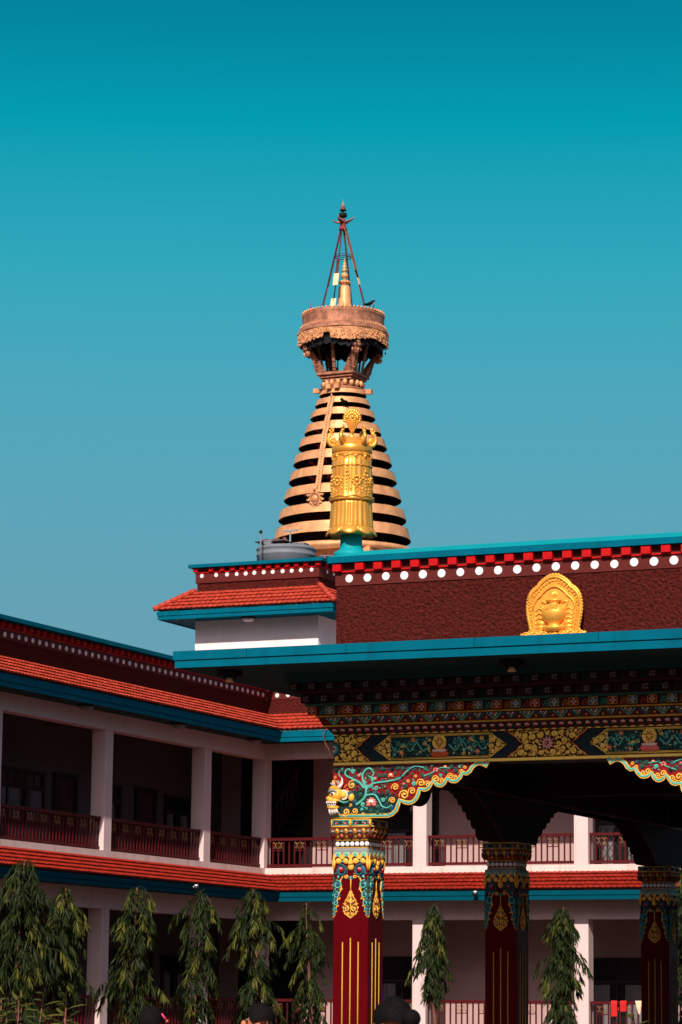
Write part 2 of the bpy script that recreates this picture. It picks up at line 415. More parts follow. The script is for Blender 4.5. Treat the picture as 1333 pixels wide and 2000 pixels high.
# ---------------------------------------------------------------- painted entrance pavilion
XL, YF = -15.43, 34.0
CW = .48
PV = empty('entrance_pavilion', (XL, YF, 0), 'large painted pavilion with carved beams, red pillars and teal canopy in front', 'pavilion')
PR = 8.0                                           # far end of the roof
PD = -4.0                                          # painted detail ends here, well outside the view
PB = 48.6                                          # back of the roof

def pav(mb, name, parent=None): return mb.build(name, parent or PV)

# plinth, ceiling, roof slab
b = MB(); b.box(XL - .6, PR, YF - .9, PB, .0, .45, 'concrete'); pav(b, 'plinth')
b = MB(); b.box(XL + .1, PR, YF + .1, PB - .1, 5.0, 5.08, 'wood'); pav(b, 'ceiling')
# canopy: slab with a two-board fascia that thickens slightly towards the far end
b = MB()
CX, CY = -16.97, 32.45
b.box(CX + .05, PR + .3, CY + .05, PB + .8, 5.835, 5.86, 'soffit')
b.box(CX + .05, PR + .3, CY + .05, PB + .8, 5.86, 6.0, 'teal')
pav(b, 'canopy_slab')
b = MB(); f = F((0, CY, 0))
b.prism(f, [(CX, 5.931), (PR + .3, 5.91), (PR + .3, 6.034), (CX, 6.043)], -.06, 0, 'teal')
b.prism(f, [(CX + .02, 5.834), (PR + .3, 5.772), (PR + .3, 5.896), (CX + .02, 5.917)], -.055, -.018, 'teal')
b.prism(f, [(CX + .03, 5.84), (PR + .3, 5.79), (PR + .3, 6.02), (CX + .03, 6.03)], -.055, -.04, 'teal')
b.box(CX, CX + .055, CY + .06, PB + .8, 5.93, 6.043, 'teal'); b.box(CX + .02, CX + .055, CY + .06, PB + .8, 5.834, 5.917, 'teal')
for u in (-15.95, -14.60, -12.92, -11.35):           # joints between the boards
    b.prism(f, [(u, 5.932), (u + .012, 5.932), (u + .012, 6.037), (u, 6.037)], 0, .0015, 'teal2')
pav(b, 'fascia_board')
# parapet
b = MB(); b.box(XL, PR, YF, YF + .25, 6.0, 7.0, 'maroon'); b.box(XL, XL + .25, YF + .25, PB, 6.0, 7.0, 'maroon')
b.box(XL + .25, PR, PB - .25, PB, 6.0, 7.3, 'maroon'); pav(b, 'parapet_wall')
b = MB(); b.box(XL - .012, PR, YF - .014, YF + .24, 7.0, 7.165, 'band'); b.box(XL - .012, XL + .24, YF + .24, PB, 7.0, 7.165, 'band'); pav(b, 'painted_band')
b = MB(); b.bbox(XL - .03, PR, YF - .035, YF + .23, 7.165, 7.187, 'redblk', .004); b.box(XL + .02, PR, YF + .01, YF + .23, 7.187, 7.295, 'band')
b.box(XL - .03, XL + .22, YF + .23, PB, 7.165, 7.29, 'band'); pav(b, 'dentil_board')
b = MB()
x0, x1, y0, y1 = XL - .09, PR, YF - .095, YF + .50
vs = [(x0, y0, 7.29), (x1, y0, 7.29), (x1, y1, 7.29), (x0, y1, 7.29), (x0, y0, 7.37), (x1, y0, 7.37), (x1, y1, 7.37), (x0, y1, 7.37),
      (x0 + .28, y0 + .30, 7.475), (x1, y0 + .30, 7.475), (x1, y1, 7.475), (x0 + .28, y1, 7.475)]
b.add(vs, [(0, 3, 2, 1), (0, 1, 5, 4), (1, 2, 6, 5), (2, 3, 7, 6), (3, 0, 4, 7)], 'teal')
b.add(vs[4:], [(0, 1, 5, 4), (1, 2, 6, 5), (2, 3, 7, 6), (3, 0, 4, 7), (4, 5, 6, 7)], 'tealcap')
b.box(x0, x0 + .45, y1, PB, 7.29, 7.40, 'teal'); pav(b, 'coping')
d = MB(); d.lathe([(.054, 0), (.054, .010), (.046, .014)], (0, 0, 0), 'white', 20, False, (Vector((1, 0, 0)), Vector((0, 0, 1)), Vector((0, -1, 0))))
disc = d.mesh('white_disc')
dl = MB(); dl.lathe([(.048, 0), (.048, .010), (.042, .014)], (0, 0, 0), 'white', 16, False, (Vector((1, 0, 0)), Vector((0, 0, 1)), Vector((0, -1, 0))))
discs = dl.mesh('small_white_disc')
d = MB(); d.bbox(-.0625, .0625, -.050, .06, -.048, .048, 'redblk', .005)
blk = d.mesh('red_block')
for i in range(44):
    inst('white_disc', disc, PV, (-15.244 + .2557 * i, YF - .014, 7.088))
inst('dentil_block', blk, PV, (XL + .03, YF - .03, 7.228))
for i in range(44):
    inst('dentil_block', blk, PV, (-15.085 + .2562 * i, YF - .03, 7.228))
# ------------- cornice tiers, stepping out upwards
def board(name, a, z0, z1, m, a0=None):
    t = MB(); a0 = a if a0 is None else a0
    t.add([(XL - a0, YF - a0, z0), (PR, YF - a0, z0), (PR, PB, z0), (XL - a0, PB, z0), (XL - a, YF - a, z1), (PR, YF - a, z1), (PR, PB, z1), (XL - a, PB, z1)],
          [(0, 3, 2, 1), (4, 5, 6, 7), (0, 1, 5, 4), (2, 3, 7, 6), (3, 0, 4, 7)], m)
    return t
t = board('lotus_moulding', .09, 5.092, 5.178, 'pmr', .02)
fr = F((0, YF - .055, 5.135), V=(0, -.62, .78), N=(0, -.78, -.62))
n = int((PD - XL) / .1135)
for i in range(n):
    u = XL + .02 + .1135 * i
    t.dome(fr, u, -.004, .054, .012, 'pdg', 0, rv=.047, n=10, k=2)
    t.dome(fr, u, .004, .037, .020, 'ppink', .003, rv=.030, n=10, k=2)
    t.dome(fr, u, -.012, .035, .026, 'pr', .004, rv=.028, n=8, k=2)
    t.dome(fr, u + .057, -.040, .044, .026, 'pdg', 0, rv=.030, n=8, k=2)
    t.dome(fr, u + .057, -.047, .030, .034, 'pmr', 0, rv=.022, n=8, k=2)
pav(t, 'lotus_moulding')
t = board('gilt_strip', .115, 5.180, 5.200, 'pyd'); pav(t, 'gilt_strip')
t = board('zigzag_frieze', .165, 5.202, 5.298, 'pmr', .12)
fr = F((0, YF - .143, 5.25), V=(0, -.42, .9), N=(0, -.9, -.42))
n = int((PD - XL) / .2185)
for i in range(n):
    u = XL + .045 + .2185 * i; c1 = ('pt', 'pb')[i % 2]
    def tri(h, top, s):
        P = []; k = 4
        for q in range(k): P += [(u - h + h * q / k, top - s * q / k), (u - h + h * (q + 1) / k, top - s * q / k)] if q else [(u - h, top), (u - h, top)]
        pts = [(u - h, top)]
        for q in range(k):
            pts += [(u - h + h * q / k, top - s * (q + 1) / k), (u - h + h * (q + 1) / k, top - s * (q + 1) / k)]
        mir = [(2 * u - a, c) for a, c in pts[::-1]]
        return pts + mir[1:]
    t.prism(fr, tri(.094, .047, .092), 0, .005, c1); t.prism(fr, tri(.074, .046, .072), .005, .008, 'pdg')
    for q, (du, dv) in enumerate(((-.035, .034), (0, .034), (.035, .034), (-.018, .012), (.018, .012), (0, -.010))):
        t.dome(fr, u + du, dv, .012, .006, ('pw', 'ppk', 'pw', 'pt', 'pw', 'pyd')[q], .008, n=6, k=2)
    t.dome(fr, u + .109, -.02, .016, .008, 'pyd', 0, n=6, k=2)
pav(t, 'zigzag_frieze')
t = board('gilt_strip', .19, 5.300, 5.318, 'pyd'); pav(t, 'gilt_strip')
def block_row(z0, z1, back, front, sp, off, style):
    h = (z1 - z0) / 2; zc = (z0 + z1) / 2
    t = MB()
    t.box(XL - back, PR, YF - back, PB, z0, z1, 'pmr' if style else 'pdim')
    fr = F((0, YF - back, zc)); n = int((PD - XL) / sp)
    for i in range(n):                              # painted fields between the blocks
        u = XL + off + sp * (i + .5)
        t.prism(fr, [(u - .055, -h * .86), (u + .055, -h * .86), (u + .055, h * .86), (u - .055, h * .86)], 0, .006, ('pg', 'prust', 'pmr')[i % 3] if style else ('pdimg', 'pdim', 'pdim')[i % 3])
        for q in range(5 if style else 0): t.dome(fr, u + (q - 2) * .018, ((q * 37) % 5 - 2) * h * .25, .009, .005, ('pt', 'pyd', 'porg')[(i) % 3], .006, n=6, k=2)
    pav(t, 'cornice_course')
    for kind in (0, 1):
        c = MB(); q = front - back; w = .064
        c.bbox(-w, w, -q, .0, -h * .97, h * .97, ('pr', 'pb')[kind] if style else 'pdim', .004)
        fb = F((0, -q, 0)); e = w - .007; k = h * .97 - .007
        for (a, bb) in (((-e, -k), (e, -k)), ((e, -k), (e, k)), ((e, k), (-e, k)), ((-e, k), (-e, -k))):
            c.tube([fb.p(*a, .002), fb.p(*bb, .002)], .0045, 'pyd' if style else 'pdim', 5)
        if style:
            for a in range(4): c.petal(fb, 0, 0, .044, .032, pi / 2 * a, .008, 'ppale', .001)
            for a in range(4): c.petal(fb, 0, 0, .030, .018, pi / 2 * a + pi / 4, .007, ('porg', 'pt')[kind], .001)
            c.dome(fb, 0, 0, .012, .010, ('pr', 'pb')[kind], .004, n=8)
        else:
            for a in range(4): c.spiral(fb, .020 * (-1) ** a, .018 * (-1) ** (a // 2), .019, 'pgrey', 1.2, a, (-1) ** a, .005, n=4)
        me = c.mesh('carved_block')
        for i in range(n + 1):
            if i % 2 == kind and XL + off + sp * i < -8.0: inst('carved_block', me, PV, (XL + off + sp * i, YF - back, zc))
block_row(5.325, 5.430, .20, .27, .2515, -.205, 1)
t = board('green_moulding', .305, 5.432, 5.458, 'pg', .285); pav(t, 'green_moulding')
block_row(5.462, 5.575, .29, .37, .2510, -.25, 0)
t = board('red_moulding', .40, 5.578, 5.612, 'pdim', .37); pav(t, 'red_moulding')
block_row(5.615, 5.715, .39, .46, .2510, -.38, 0)
t = board('top_moulding', .50, 5.718, 5.834, 'soffit', .47); pav(t, 'top_moulding')

# ------------- beam with painted and gilded panels
t = MB(); fr = F((0, YF, 0)); BX0 = XL - .012
t.box(BX0, PR, YF, YF + .40, 4.69, 5.09, 'pnavy')
BM = pav(t, 'lintel_beam')
t = MB(); t.bbox(BX0 - .004, PR, YF - .022, YF + .01, 4.692, 4.732, 'gilt', .006); t.bbox(BX0 - .002, PR, YF - .014, YF + .01, 5.072, 5.090, 'gilt', .004)
t.build('gilt_edging', BM)
def hourglass(cu, half, cut=None):
    """gilded arabesque panel with concave scalloped ends; half = half width at top and bottom"""
    z0, z1 = 4.736, 5.068; zc = (z0 + z1) / 2; H = (z1 - z0) / 2; wa = half * .62
    def side(sg):
        P = []
        for k in range(9):
            v = -H + 2 * H * k / 8; q = abs(v) / H
            P.append((cu + sg * (wa + (half - wa) * (q ** 1.05) + .012 * sin(q * 3 * pi)), zc + v))
        return P
    Rr = side(1); Lf = [(cut, z1), (cut, z0)] if cut is not None else side(-1)[::-1]
    P = Rr + Lf; t = MB()
    t.prism(fr, P, 0, .010, 'pbrn')
    edge = Rr if cut is not None else None
    for E_, mm, rr in ((Rr, 'pr', .010),) + (((side(-1)), 'pr', .010),) * (cut is None):
        t.tube([fr.p(u + .008 * (1 if u > cu else -1), v, .012) for u, v in E_], rr, mm, 5)
        t.tube([fr.p(u - .012 * (1 if u > cu else -1), v, .012) for u, v in E_], .006, 'gilt', 5)
    fc = cut if cut is not None else cu
    av = [(fc, zc, .098)]
    Q = [(u - .02 * (1 if u > cu else -1) if abs(u - cu) > .1 and not (cut is not None and u == cut) else u, v) for u, v in P]
    arabesque(t, fr, Q, (.050, .042, .036, .030, .025, .020, .016, .013, .0105, .0085, .007), ('gilt',), int(cu * 100) % 999, .010, tries=420, avoid=av, th=.27, pack=.78)
    if cut is None:
        t.dome(fr, cu, zc, .092, .012, 'pmr', .010, n=20); t.flower(fr, cu, zc, .092, 'ppink', 'pnavy', .018, 11); t.flower(fr, cu, zc, .060, 'ppk', 'pnavy', .024, 9); t.dome(fr, cu, zc, .030, .022, 'pmr', .026); t.dome(fr, cu, zc, .012, .02, 'gilt', .042)
    else:                                           # the rosette is wrapped round the beam's corner
        for k in range(13):
            a = -pi / 2 + pi * k / 12
            t.petal(fr, fc, zc, .098, .030, a, .016, 'pb', .012)
            t.petal(fr, fc, zc, .075, .024, a, .022, 'pt', .014); t.petal(fr, fc, zc, .052, .02, a, .026, 'pw', .016)
        t.dome(fr, fc + .012, zc, .024, .035, 'pr', .014)
    t.build('gilded_panel', BM)
hourglass(-15.43, .50, cut=XL - .008); hourglass(-12.55, .53); hourglass(-9.9, .53); hourglass(-7.25, .53)
def painted_panel(ua, ub, lotusm):
    """green field with vines, a gold wheel on a lotus, and pointed gilt ends"""
    z0, z1 = 4.752, 5.050; zc = (z0 + z1) / 2; t = MB()
    t.prism(fr, [(ua, z0), (ub, z0), (ub, z1), (ua, z1)], 0, .006, 'pdg')
    for v in (z0, z1): t.tube([fr.p(ua, v, .006), fr.p(ub, v, .006)], .0075, 'gilt', 5)
    for v in (z0, z1): t.tube([fr.p(ua, zc + (v - zc) * .90, .006), fr.p(ub, zc + (v - zc) * .90, .006)], .004, 'gilt', 5)
    mid = (ua + ub) / 2
    for sg, e in ((-1, ua), (1, ub)):
        tip = e + sg * .235
        P = [(e, z0 - .004), (e + sg * .03, z0 + .005), (e + sg * .10, z0 + .06), (e + sg * .16, zc - .05), (tip, zc), (e + sg * .16, zc + .05), (e + sg * .10, z1 - .06), (e + sg * .03, z1 - .005), (e, z1 + .004)]
        t.prism(fr, P, 0, .008, 'pbrn')
        t.tube([fr.p(u, v, .010) for u, v in P], .008, 'gilt', 5); t.tube([fr.p(e, z0, .01), fr.p(e + sg * .02, zc - .05, .01), fr.p(e + sg * .045, zc, .01), fr.p(e + sg * .02, zc + .05, .01), fr.p(e, z1, .01)], .007, 'gilt', 5)
        arabesque(t, fr, P, (.042, .034, .027, .021, .016, .012, .009, .007), ('gilt',), int(abs(e) * 77), .008, tries=320, th=.27, pack=.80)
    R = random.Random(int(abs(mid) * 50))
    for sg in (-1, 1):                              # winding stems
        pts = [(mid + sg * (.13 + k * .09), zc + .050 * (-1) ** k * (1 if k else .4)) for k in range(7)]
        t.vine(fr, pts, (.014, .008), 'pt', .004)
        for k, (u, v) in enumerate(pts[1:]):
            t.spiral(fr, u - sg * .01, zc - (v - zc) * .9, .048, ('pt', 'pg')[k % 2], 1.3, R.random() * 6, sg * (-1) ** k, .009, .006)
            for q in range(3):
                a = R.random() * 6.3
                t.petal(fr, u + .03 * cos(a), v + .03 * sin(a), .036, .02, a, .008, ('pg', 'pt', 'gilt')[(k + q) % 3], .008)
    for u, v, c in ((-.51, -.07, 'ppk'), (.51, -.075, 'ppk'), (-.36, .095, 'porg'), (.42, .085, 'porg'), (-.17, .105, 'pb'), (.26, .10, 'pb'), (-.30, -.09, 'pb'), (.33, -.05, 'pt')):
        t.flower(fr, mid + u, zc + v, .036, c, 'gilt', .010, 7)
    arabesque(t, fr, [(ua + .01, z0 + .02), (ub - .01, z0 + .02), (ub - .01, z1 - .02), (ua + .01, z1 - .02)], (.034, .026, .02, .014, .010), ('pg', 'pg', 'gilt', 'pt', 'pb'), int(abs(mid) * 31), .006, avoid=[(mid, zc + .04, .11), (mid, zc - .07, .12)], th=.16)
    pn = t.build('painted_panel', BM)
    t = MB()                                        # the wheel and its lotus
    for r_, rr, h_ in ((.080, .018, .012), (.054, .007, .012)):
        t.tube([fr.p(mid + r_ * cos(a * pi / 14), zc + .052 + r_ * sin(a * pi / 14), h_) for a in range(29)], rr, 'gilt', 6)
    t.dome(fr, mid, zc + .052, .078, .010, 'prust', .006, n=20)
    for k in range(8):
        a = k * pi / 4; t.tube([fr.p(mid, zc + .052, .016), fr.p(mid + .07 * cos(a), zc + .052 + .07 * sin(a), .016)], .006, 'gilt', 5)
    t.dome(fr, mid, zc + .052, .022, .024, 'gilt', .008)
    for k in range(7):
        a = pi * (.06 + .88 * k / 6); t.petal(fr, mid, zc - .115, .13, .075, a, .026, lotusm, .012)
    for k in range(5):
        t.dome(fr, mid - .07 + .035 * k, zc - .055, .026, .03, 'pw', .02, rv=.02)
    for k in range(5):
        t.petal(fr, mid - .072 + .036 * k, zc - .132, .075, .046, pi / 2 + (2 - k) * .2, .03, lotusm, .022)
    t.build('wheel_emblem', BM)
painted_panel(-14.650, -13.325, 'porg'); painted_panel(-11.758, -10.706, 'ppk'); painted_panel(-9.10, -8.05, 'porg'); painted_panel(-6.45, -5.40, 'ppk')

# ------------- carved brackets on the front
OUT = [(-14.67, 4.022), (-14.607, 4.043), (-14.544, 4.098), (-14.518, 4.163), (-14.503, 4.22), (-14.47, 4.194), (-14.44, 4.184), (-14.40, 4.177), (-14.357, 4.181), (-14.315, 4.200), (-14.284, 4.228), (-14.258, 4.265), (-14.243, 4.305), (-14.233, 4.355),
       (-14.20, 4.340), (-14.17, 4.338), (-14.135, 4.348), (-14.108, 4.370), (-14.077, 4.413), (-14.062, 4.451), (-14.035, 4.408), (-14.004, 4.392), (-13.97, 4.385), (-13.935, 4.391), (-13.89, 4.428), (-13.866, 4.479),
       (-13.84, 4.447), (-13.808, 4.436), (-13.77, 4.433), (-13.735, 4.443), (-13.684, 4.488), (-13.657, 4.541), (-13.63, 4.528), (-13.602, 4.528), (-13.55, 4.563), (-13.52, 4.614), (-13.479, 4.644), (-13.44, 4.650), (-13.407, 4.646), (-13.35, 4.612), (-13.305, 4.69)]
def bracket(flip=None, shift=0.):
    """flip = None: the bracket at the corner; else mirrored about this X"""
    mir = (lambda u: u + shift) if flip is None else (lambda u: 2 * flip - u)
    corner = flip is None and not shift
    x0 = -15.445 if corner else -15.19
    P = [(mir(u), v) for u, v in [(x0, 4.69), (x0, 4.025)] + OUT]
    U = (1, 0, 0); fb = F((0, YF - .022, 0))
    t = MB(); t.prism(fb, P, -.34, 0, 'pmr', side='wood'); B = t.build('carved_bracket', PV)
    t = MB()
    # ground colours
    G1 = [(mir(u), v) for u, v in [(x0 + .01, 4.045), (-14.66, 4.045), (-14.56, 4.12), (-14.53, 4.21), (-14.62, 4.31), (-14.75, 4.30), (-14.9, 4.36), (-15.05, 4.37), (x0 + .01, 4.33)]]
    t.prism(fb, G1, 0, .004, 'pdg')
    G2 = [(mir(u), v) for u, v in [(x0 + .01, 4.335), (-15.05, 4.375), (-14.9, 4.365), (-14.75, 4.305), (-14.62, 4.315), (-14.50, 4.245), (-14.28, 4.27), (-14.22, 4.38), (-14.07, 4.47), (-13.87, 4.49), (-13.66, 4.56), (-13.56, 4.60), (-13.6, 4.61), (x0 + .01, 4.60)]]
    t.prism(fb, G2, 0, .003, 'pr')
    # border: yellow, turquoise, yellow following the scallops
    def off(k):
        L_ = [(-15.44 if corner else -15.19, 4.025)] + OUT; R_ = []
        for i, p in enumerate(L_):
            a = Vector(L_[max(i - 1, 0)]); c = Vector(L_[min(i + 1, len(L_) - 1)]); d = (c - a).normalized(); nrm = Vector((-d.y, d.x))
            R_.append((p[0] + nrm.x * k, p[1] + nrm.y * k))
        return R_
    for k, rr, mm, hh in ((.004, .008, 'py', .006), (.024, .017, 'pt', .006), (.045, .007, 'py', .008)):
        t.tube([fb.p(mir(u), v, hh) for u, v in off(k)], rr, mm, 6, ref=fb.N)
    t.build('scalloped_border', B)
    t = MB(); T = lambda L_: [(mir(u), v) for u, v in L_]
    # turquoise main stems
    for L_, th in (([(-15.11, 4.19), (-15.05, 4.23), (-14.99, 4.29), (-14.979, 4.394), (-15.023, 4.50), (-15.02, 4.58), (-14.96, 4.645), (-14.90, 4.63), (-14.875, 4.58), (-14.91, 4.53), (-14.95, 4.555)], (.019, .010)),
                   ([(-14.98, 4.37), (-14.884, 4.45), (-14.694, 4.475), (-14.526, 4.51), (-14.422, 4.594), (-14.318, 4.655), (-14.192, 4.636), (-14.14, 4.60)], (.015, .008)),
                   ([(-14.978, 4.307), (-14.862, 4.314), (-14.80, 4.24), (-14.76, 4.17), (-14.692, 4.145), (-14.62, 4.18)], (.015, .008)),
                   ([(-15.0, 4.395), (-15.075, 4.474), (-15.17, 4.52), (-15.25, 4.56), (-15.268, 4.61), (-15.22, 4.645), (-15.18, 4.61)], (.017, .009)),
                   ([(-14.20, 4.53), (-14.08, 4.57), (-13.96, 4.63), (-13.83, 4.62)], (.010, .006)), ([(-15.30, 4.66), (-15.36, 4.60), (-15.33, 4.54)], (.010, .007))):
        t.vine(fb, T(L_), th, 'pt', .006, 6)
    # gilt scrolls that ride along the scallops
    occ = []
    for u, v, r in ((-14.615, 4.235, .050), (-14.450, 4.300, .074), (-14.575, 4.400, .056), (-14.345, 4.345, .056), (-14.225, 4.445, .062), (-14.135, 4.430, .050), (-14.025, 4.490, .054), (-13.95, 4.468, .044), (-13.83, 4.520, .048), (-13.765, 4.505, .038), (-13.68, 4.575, .036), (-13.635, 4.625, .028),
                    (-14.40, 4.47, .028), (-14.30, 4.53, .026), (-15.25, 4.10, .060), (-15.13, 4.11, .052), (-15.36, 4.075, .028), (-15.02, 4.075, .026), (-15.19, 4.19, .026)):
        if u < x0 + .03: continue
        um = mir(u); d = (-1 if u > -14.9 else 1) * (1 if flip is None else -1)
        t.spiral(fb, um, v, r, 'py', 1.55, 3.6, d, r * .26, .008); t.dome(fb, um, v, r * 1.02, .006, 'pdg' if v < 4.40 and u < -14.5 else 'pr', .003)
        t.dome(fb, um, v, r * .24, r * .3, 'pb', .010)
        occ.append((um, v, r * 1.05))
    for u, v, r in ((-15.19, 4.45, .052), (-14.64, 4.56, .03)): occ.append((mir(u), v, r))
    if corner:
        t.spiral(fb, -15.17, 4.44, .062, 'py', 1.4, 1., 1, .014, .01); t.dome(fb, -15.17, 4.44, .055, .012, 'pg', .004)
    # lotus blooms
    for u, v, r, a_, c_ in ((-14.905, 4.205, .072, 'ppk', 'pw'), (-14.64, 4.545, .040, 'porg', 'pw'), (-14.03, 4.60, .034, 'ppk', 'pr'), (-13.90, 4.64, .024, 'porg', 'pw')):
        bl = MB(); bl.lotus(fb, mir(u), v, r, a_, c_, .01); bl.build('lotus_bloom', B); occ.append((mir(u), v + r * .3, r * 1.1))
    if corner: occ += [(-15.38, 4.30, .16), (-15.33, 4.48, .09)]
    # small dark scrolls filling the ground
    reg = T([(x0 + .02, 4.05), (-14.66, 4.05), (-14.56, 4.12), (-14.54, 4.22), (-14.30, 4.26), (-14.24, 4.36), (-14.08, 4.45), (-13.88, 4.49), (-13.67, 4.56), (-13.56, 4.62), (-13.5, 4.675), (x0 + .02, 4.675)])
    arabesque(t, fb, reg, (.036, .030, .024, .018, .013, .010), ('pg', 'pg', 'pdg', 'pg', 'pb', 'pt'), 5 + (flip is not None), .005, tries=420, avoid=occ, th=.25)
    for (u, v) in ((-14.46, 4.44), (-14.85, 4.52), (-14.72, 4.41), (-15.08, 4.56), (-14.25, 4.61)):
        t.flower(fb, mir(u), v, .022, 'ppk', 'py', .012, 6)
    t.build('carved_scrollwork', B)
    if corner:                                      # guardian beast whose head looks out past the corner
        t = MB(); A = lambda u, v, w: fb.p(u, v, w); ax = (Vector((1, 0, 0)), Vector((0, 1, 0)), Vector((0, 0, 1)))
        t.ball(A(-15.375, 4.325, .03), .095, .085, .095, 'py', 16, 10); t.ball(A(-15.40, 4.395, .04), .075, .07, .045, 'pyd', 14, 8)      # skull, forehead
        t.ball(A(-15.445, 4.268, .05), .062, .062, .042, 'py', 12, 8); t.ball(A(-15.485, 4.278, .05), .030, .040, .028, 'porg', 10, 8)     # muzzle, nose
        for q in (-.018, .018): t.ball(A(-15.495, 4.268, .05 + q), .012, .010, .010, 'pmr', 6, 5)
        t.ball(A(-15.40, 4.245, .06), .085, .06, .026, 'py', 12, 8); t.ball(A(-15.415, 4.205, .045), .068, .055, .030, 'pmr', 12, 8)         # lip, mouth
        t.ball(A(-15.410, 4.160, .05), .078, .062, .032, 'py', 12, 8); t.ball(A(-15.465, 4.165, .05), .030, .045, .030, 'pyd', 8, 6)         # jaw
        for q in range(6): t.ball(A(-15.475 + .024 * q, 4.222 - .001 * q, .108), .011, .012, .015 + .006 * (q in (0, 4)), 'pw', 8, 6)
        for q in range(5): t.ball(A(-15.462 + .025 * q, 4.186, .104), .009, .010, .012, 'pw', 8, 6)
        t.ball(A(-15.395, 4.330, .108), .030, .016, .022, 'pw', 12, 8); t.ball(A(-15.40, 4.329, .122), .015, .009, .015, 'pb', 8, 6); t.ball(A(-15.402, 4.329, .130), .007, .004, .007, 'black', 6, 4)
        t.tube([A(-15.475, 4.345, .085), A(-15.44, 4.368, .105), A(-15.39, 4.372, .118), A(-15.34, 4.352, .11)], [.010, .018, .018, .008], 'pgrey', 7)
        t.tube([A(-15.455, 4.318, .09), A(-15.43, 4.300, .10), A(-15.38, 4.300, .108)], [.008, .010, .005], 'pyd', 6)
        t.tube([A(-15.345, 4.405, .05), A(-15.315, 4.425, .065), A(-15.287, 4.465, .065), A(-15.285, 4.51, .06), A(-15.302, 4.545, .055)], [.028, .024, .018, .012, .003], 'pw', 9)
        for q in range(6): t.petal(fb, -15.40 + .016 * q, 4.425, .085, .036, 2.5 - .28 * q, .03, ('pgrey', 'ppale', 'pr', 'pgrey', 'porg', 'pgrey')[q], .03)
        t.spiral(fb, -15.415, 4.475, .040, 'py', 1.2, 0, 1, .016, .02); t.ball(A(-15.395, 4.535, .03), .024, .03, .03, 'porg', 8, 6)
        for q in range(4): t.petal(fb, -15.285, 4.39 - .012 * q, .095, .030, .85 - .25 * q, .025, ('porg', 'pr', 'porg', 'py')[q], .03)
        t.ball(A(-15.272, 4.315, .035), .046, .045, .050, 'py', 10, 8); t.tube([A(-15.272 + .05 * cos(w_), 4.315 + .056 * sin(w_), .045) for w_ in [2.2 - pi * .11 * k for k in range(13)]], .013, 'pw', 6)
        t.ball(A(-15.175, 4.285, .02), .042, .035, .055, 'py', 10, 8); t.ball(A(-15.195, 4.335, .02), .035, .03, .035, 'pb', 10, 6)
        t.vine(fb, [(-15.33, 4.25), (-15.27, 4.22), (-15.20, 4.235)], (.014, .008), 'pt', .05)
        for q in range(7): t.tube([A(-15.455 + .017 * q, 4.138, .075), A(-15.45 + .019 * q, 4.10, .085), A(-15.435 + .018 * q, 4.050 + .004 * q, .06)], [.011, .011, .003], ('pw', 'ppale')[q % 2], 6)
        tag(t.build('beast_head', B), 'yellow snarling beast face with white teeth and horn')
bracket(); bracket(flip=(-15.19 - 9.89) / 2); bracket(shift=5.30)

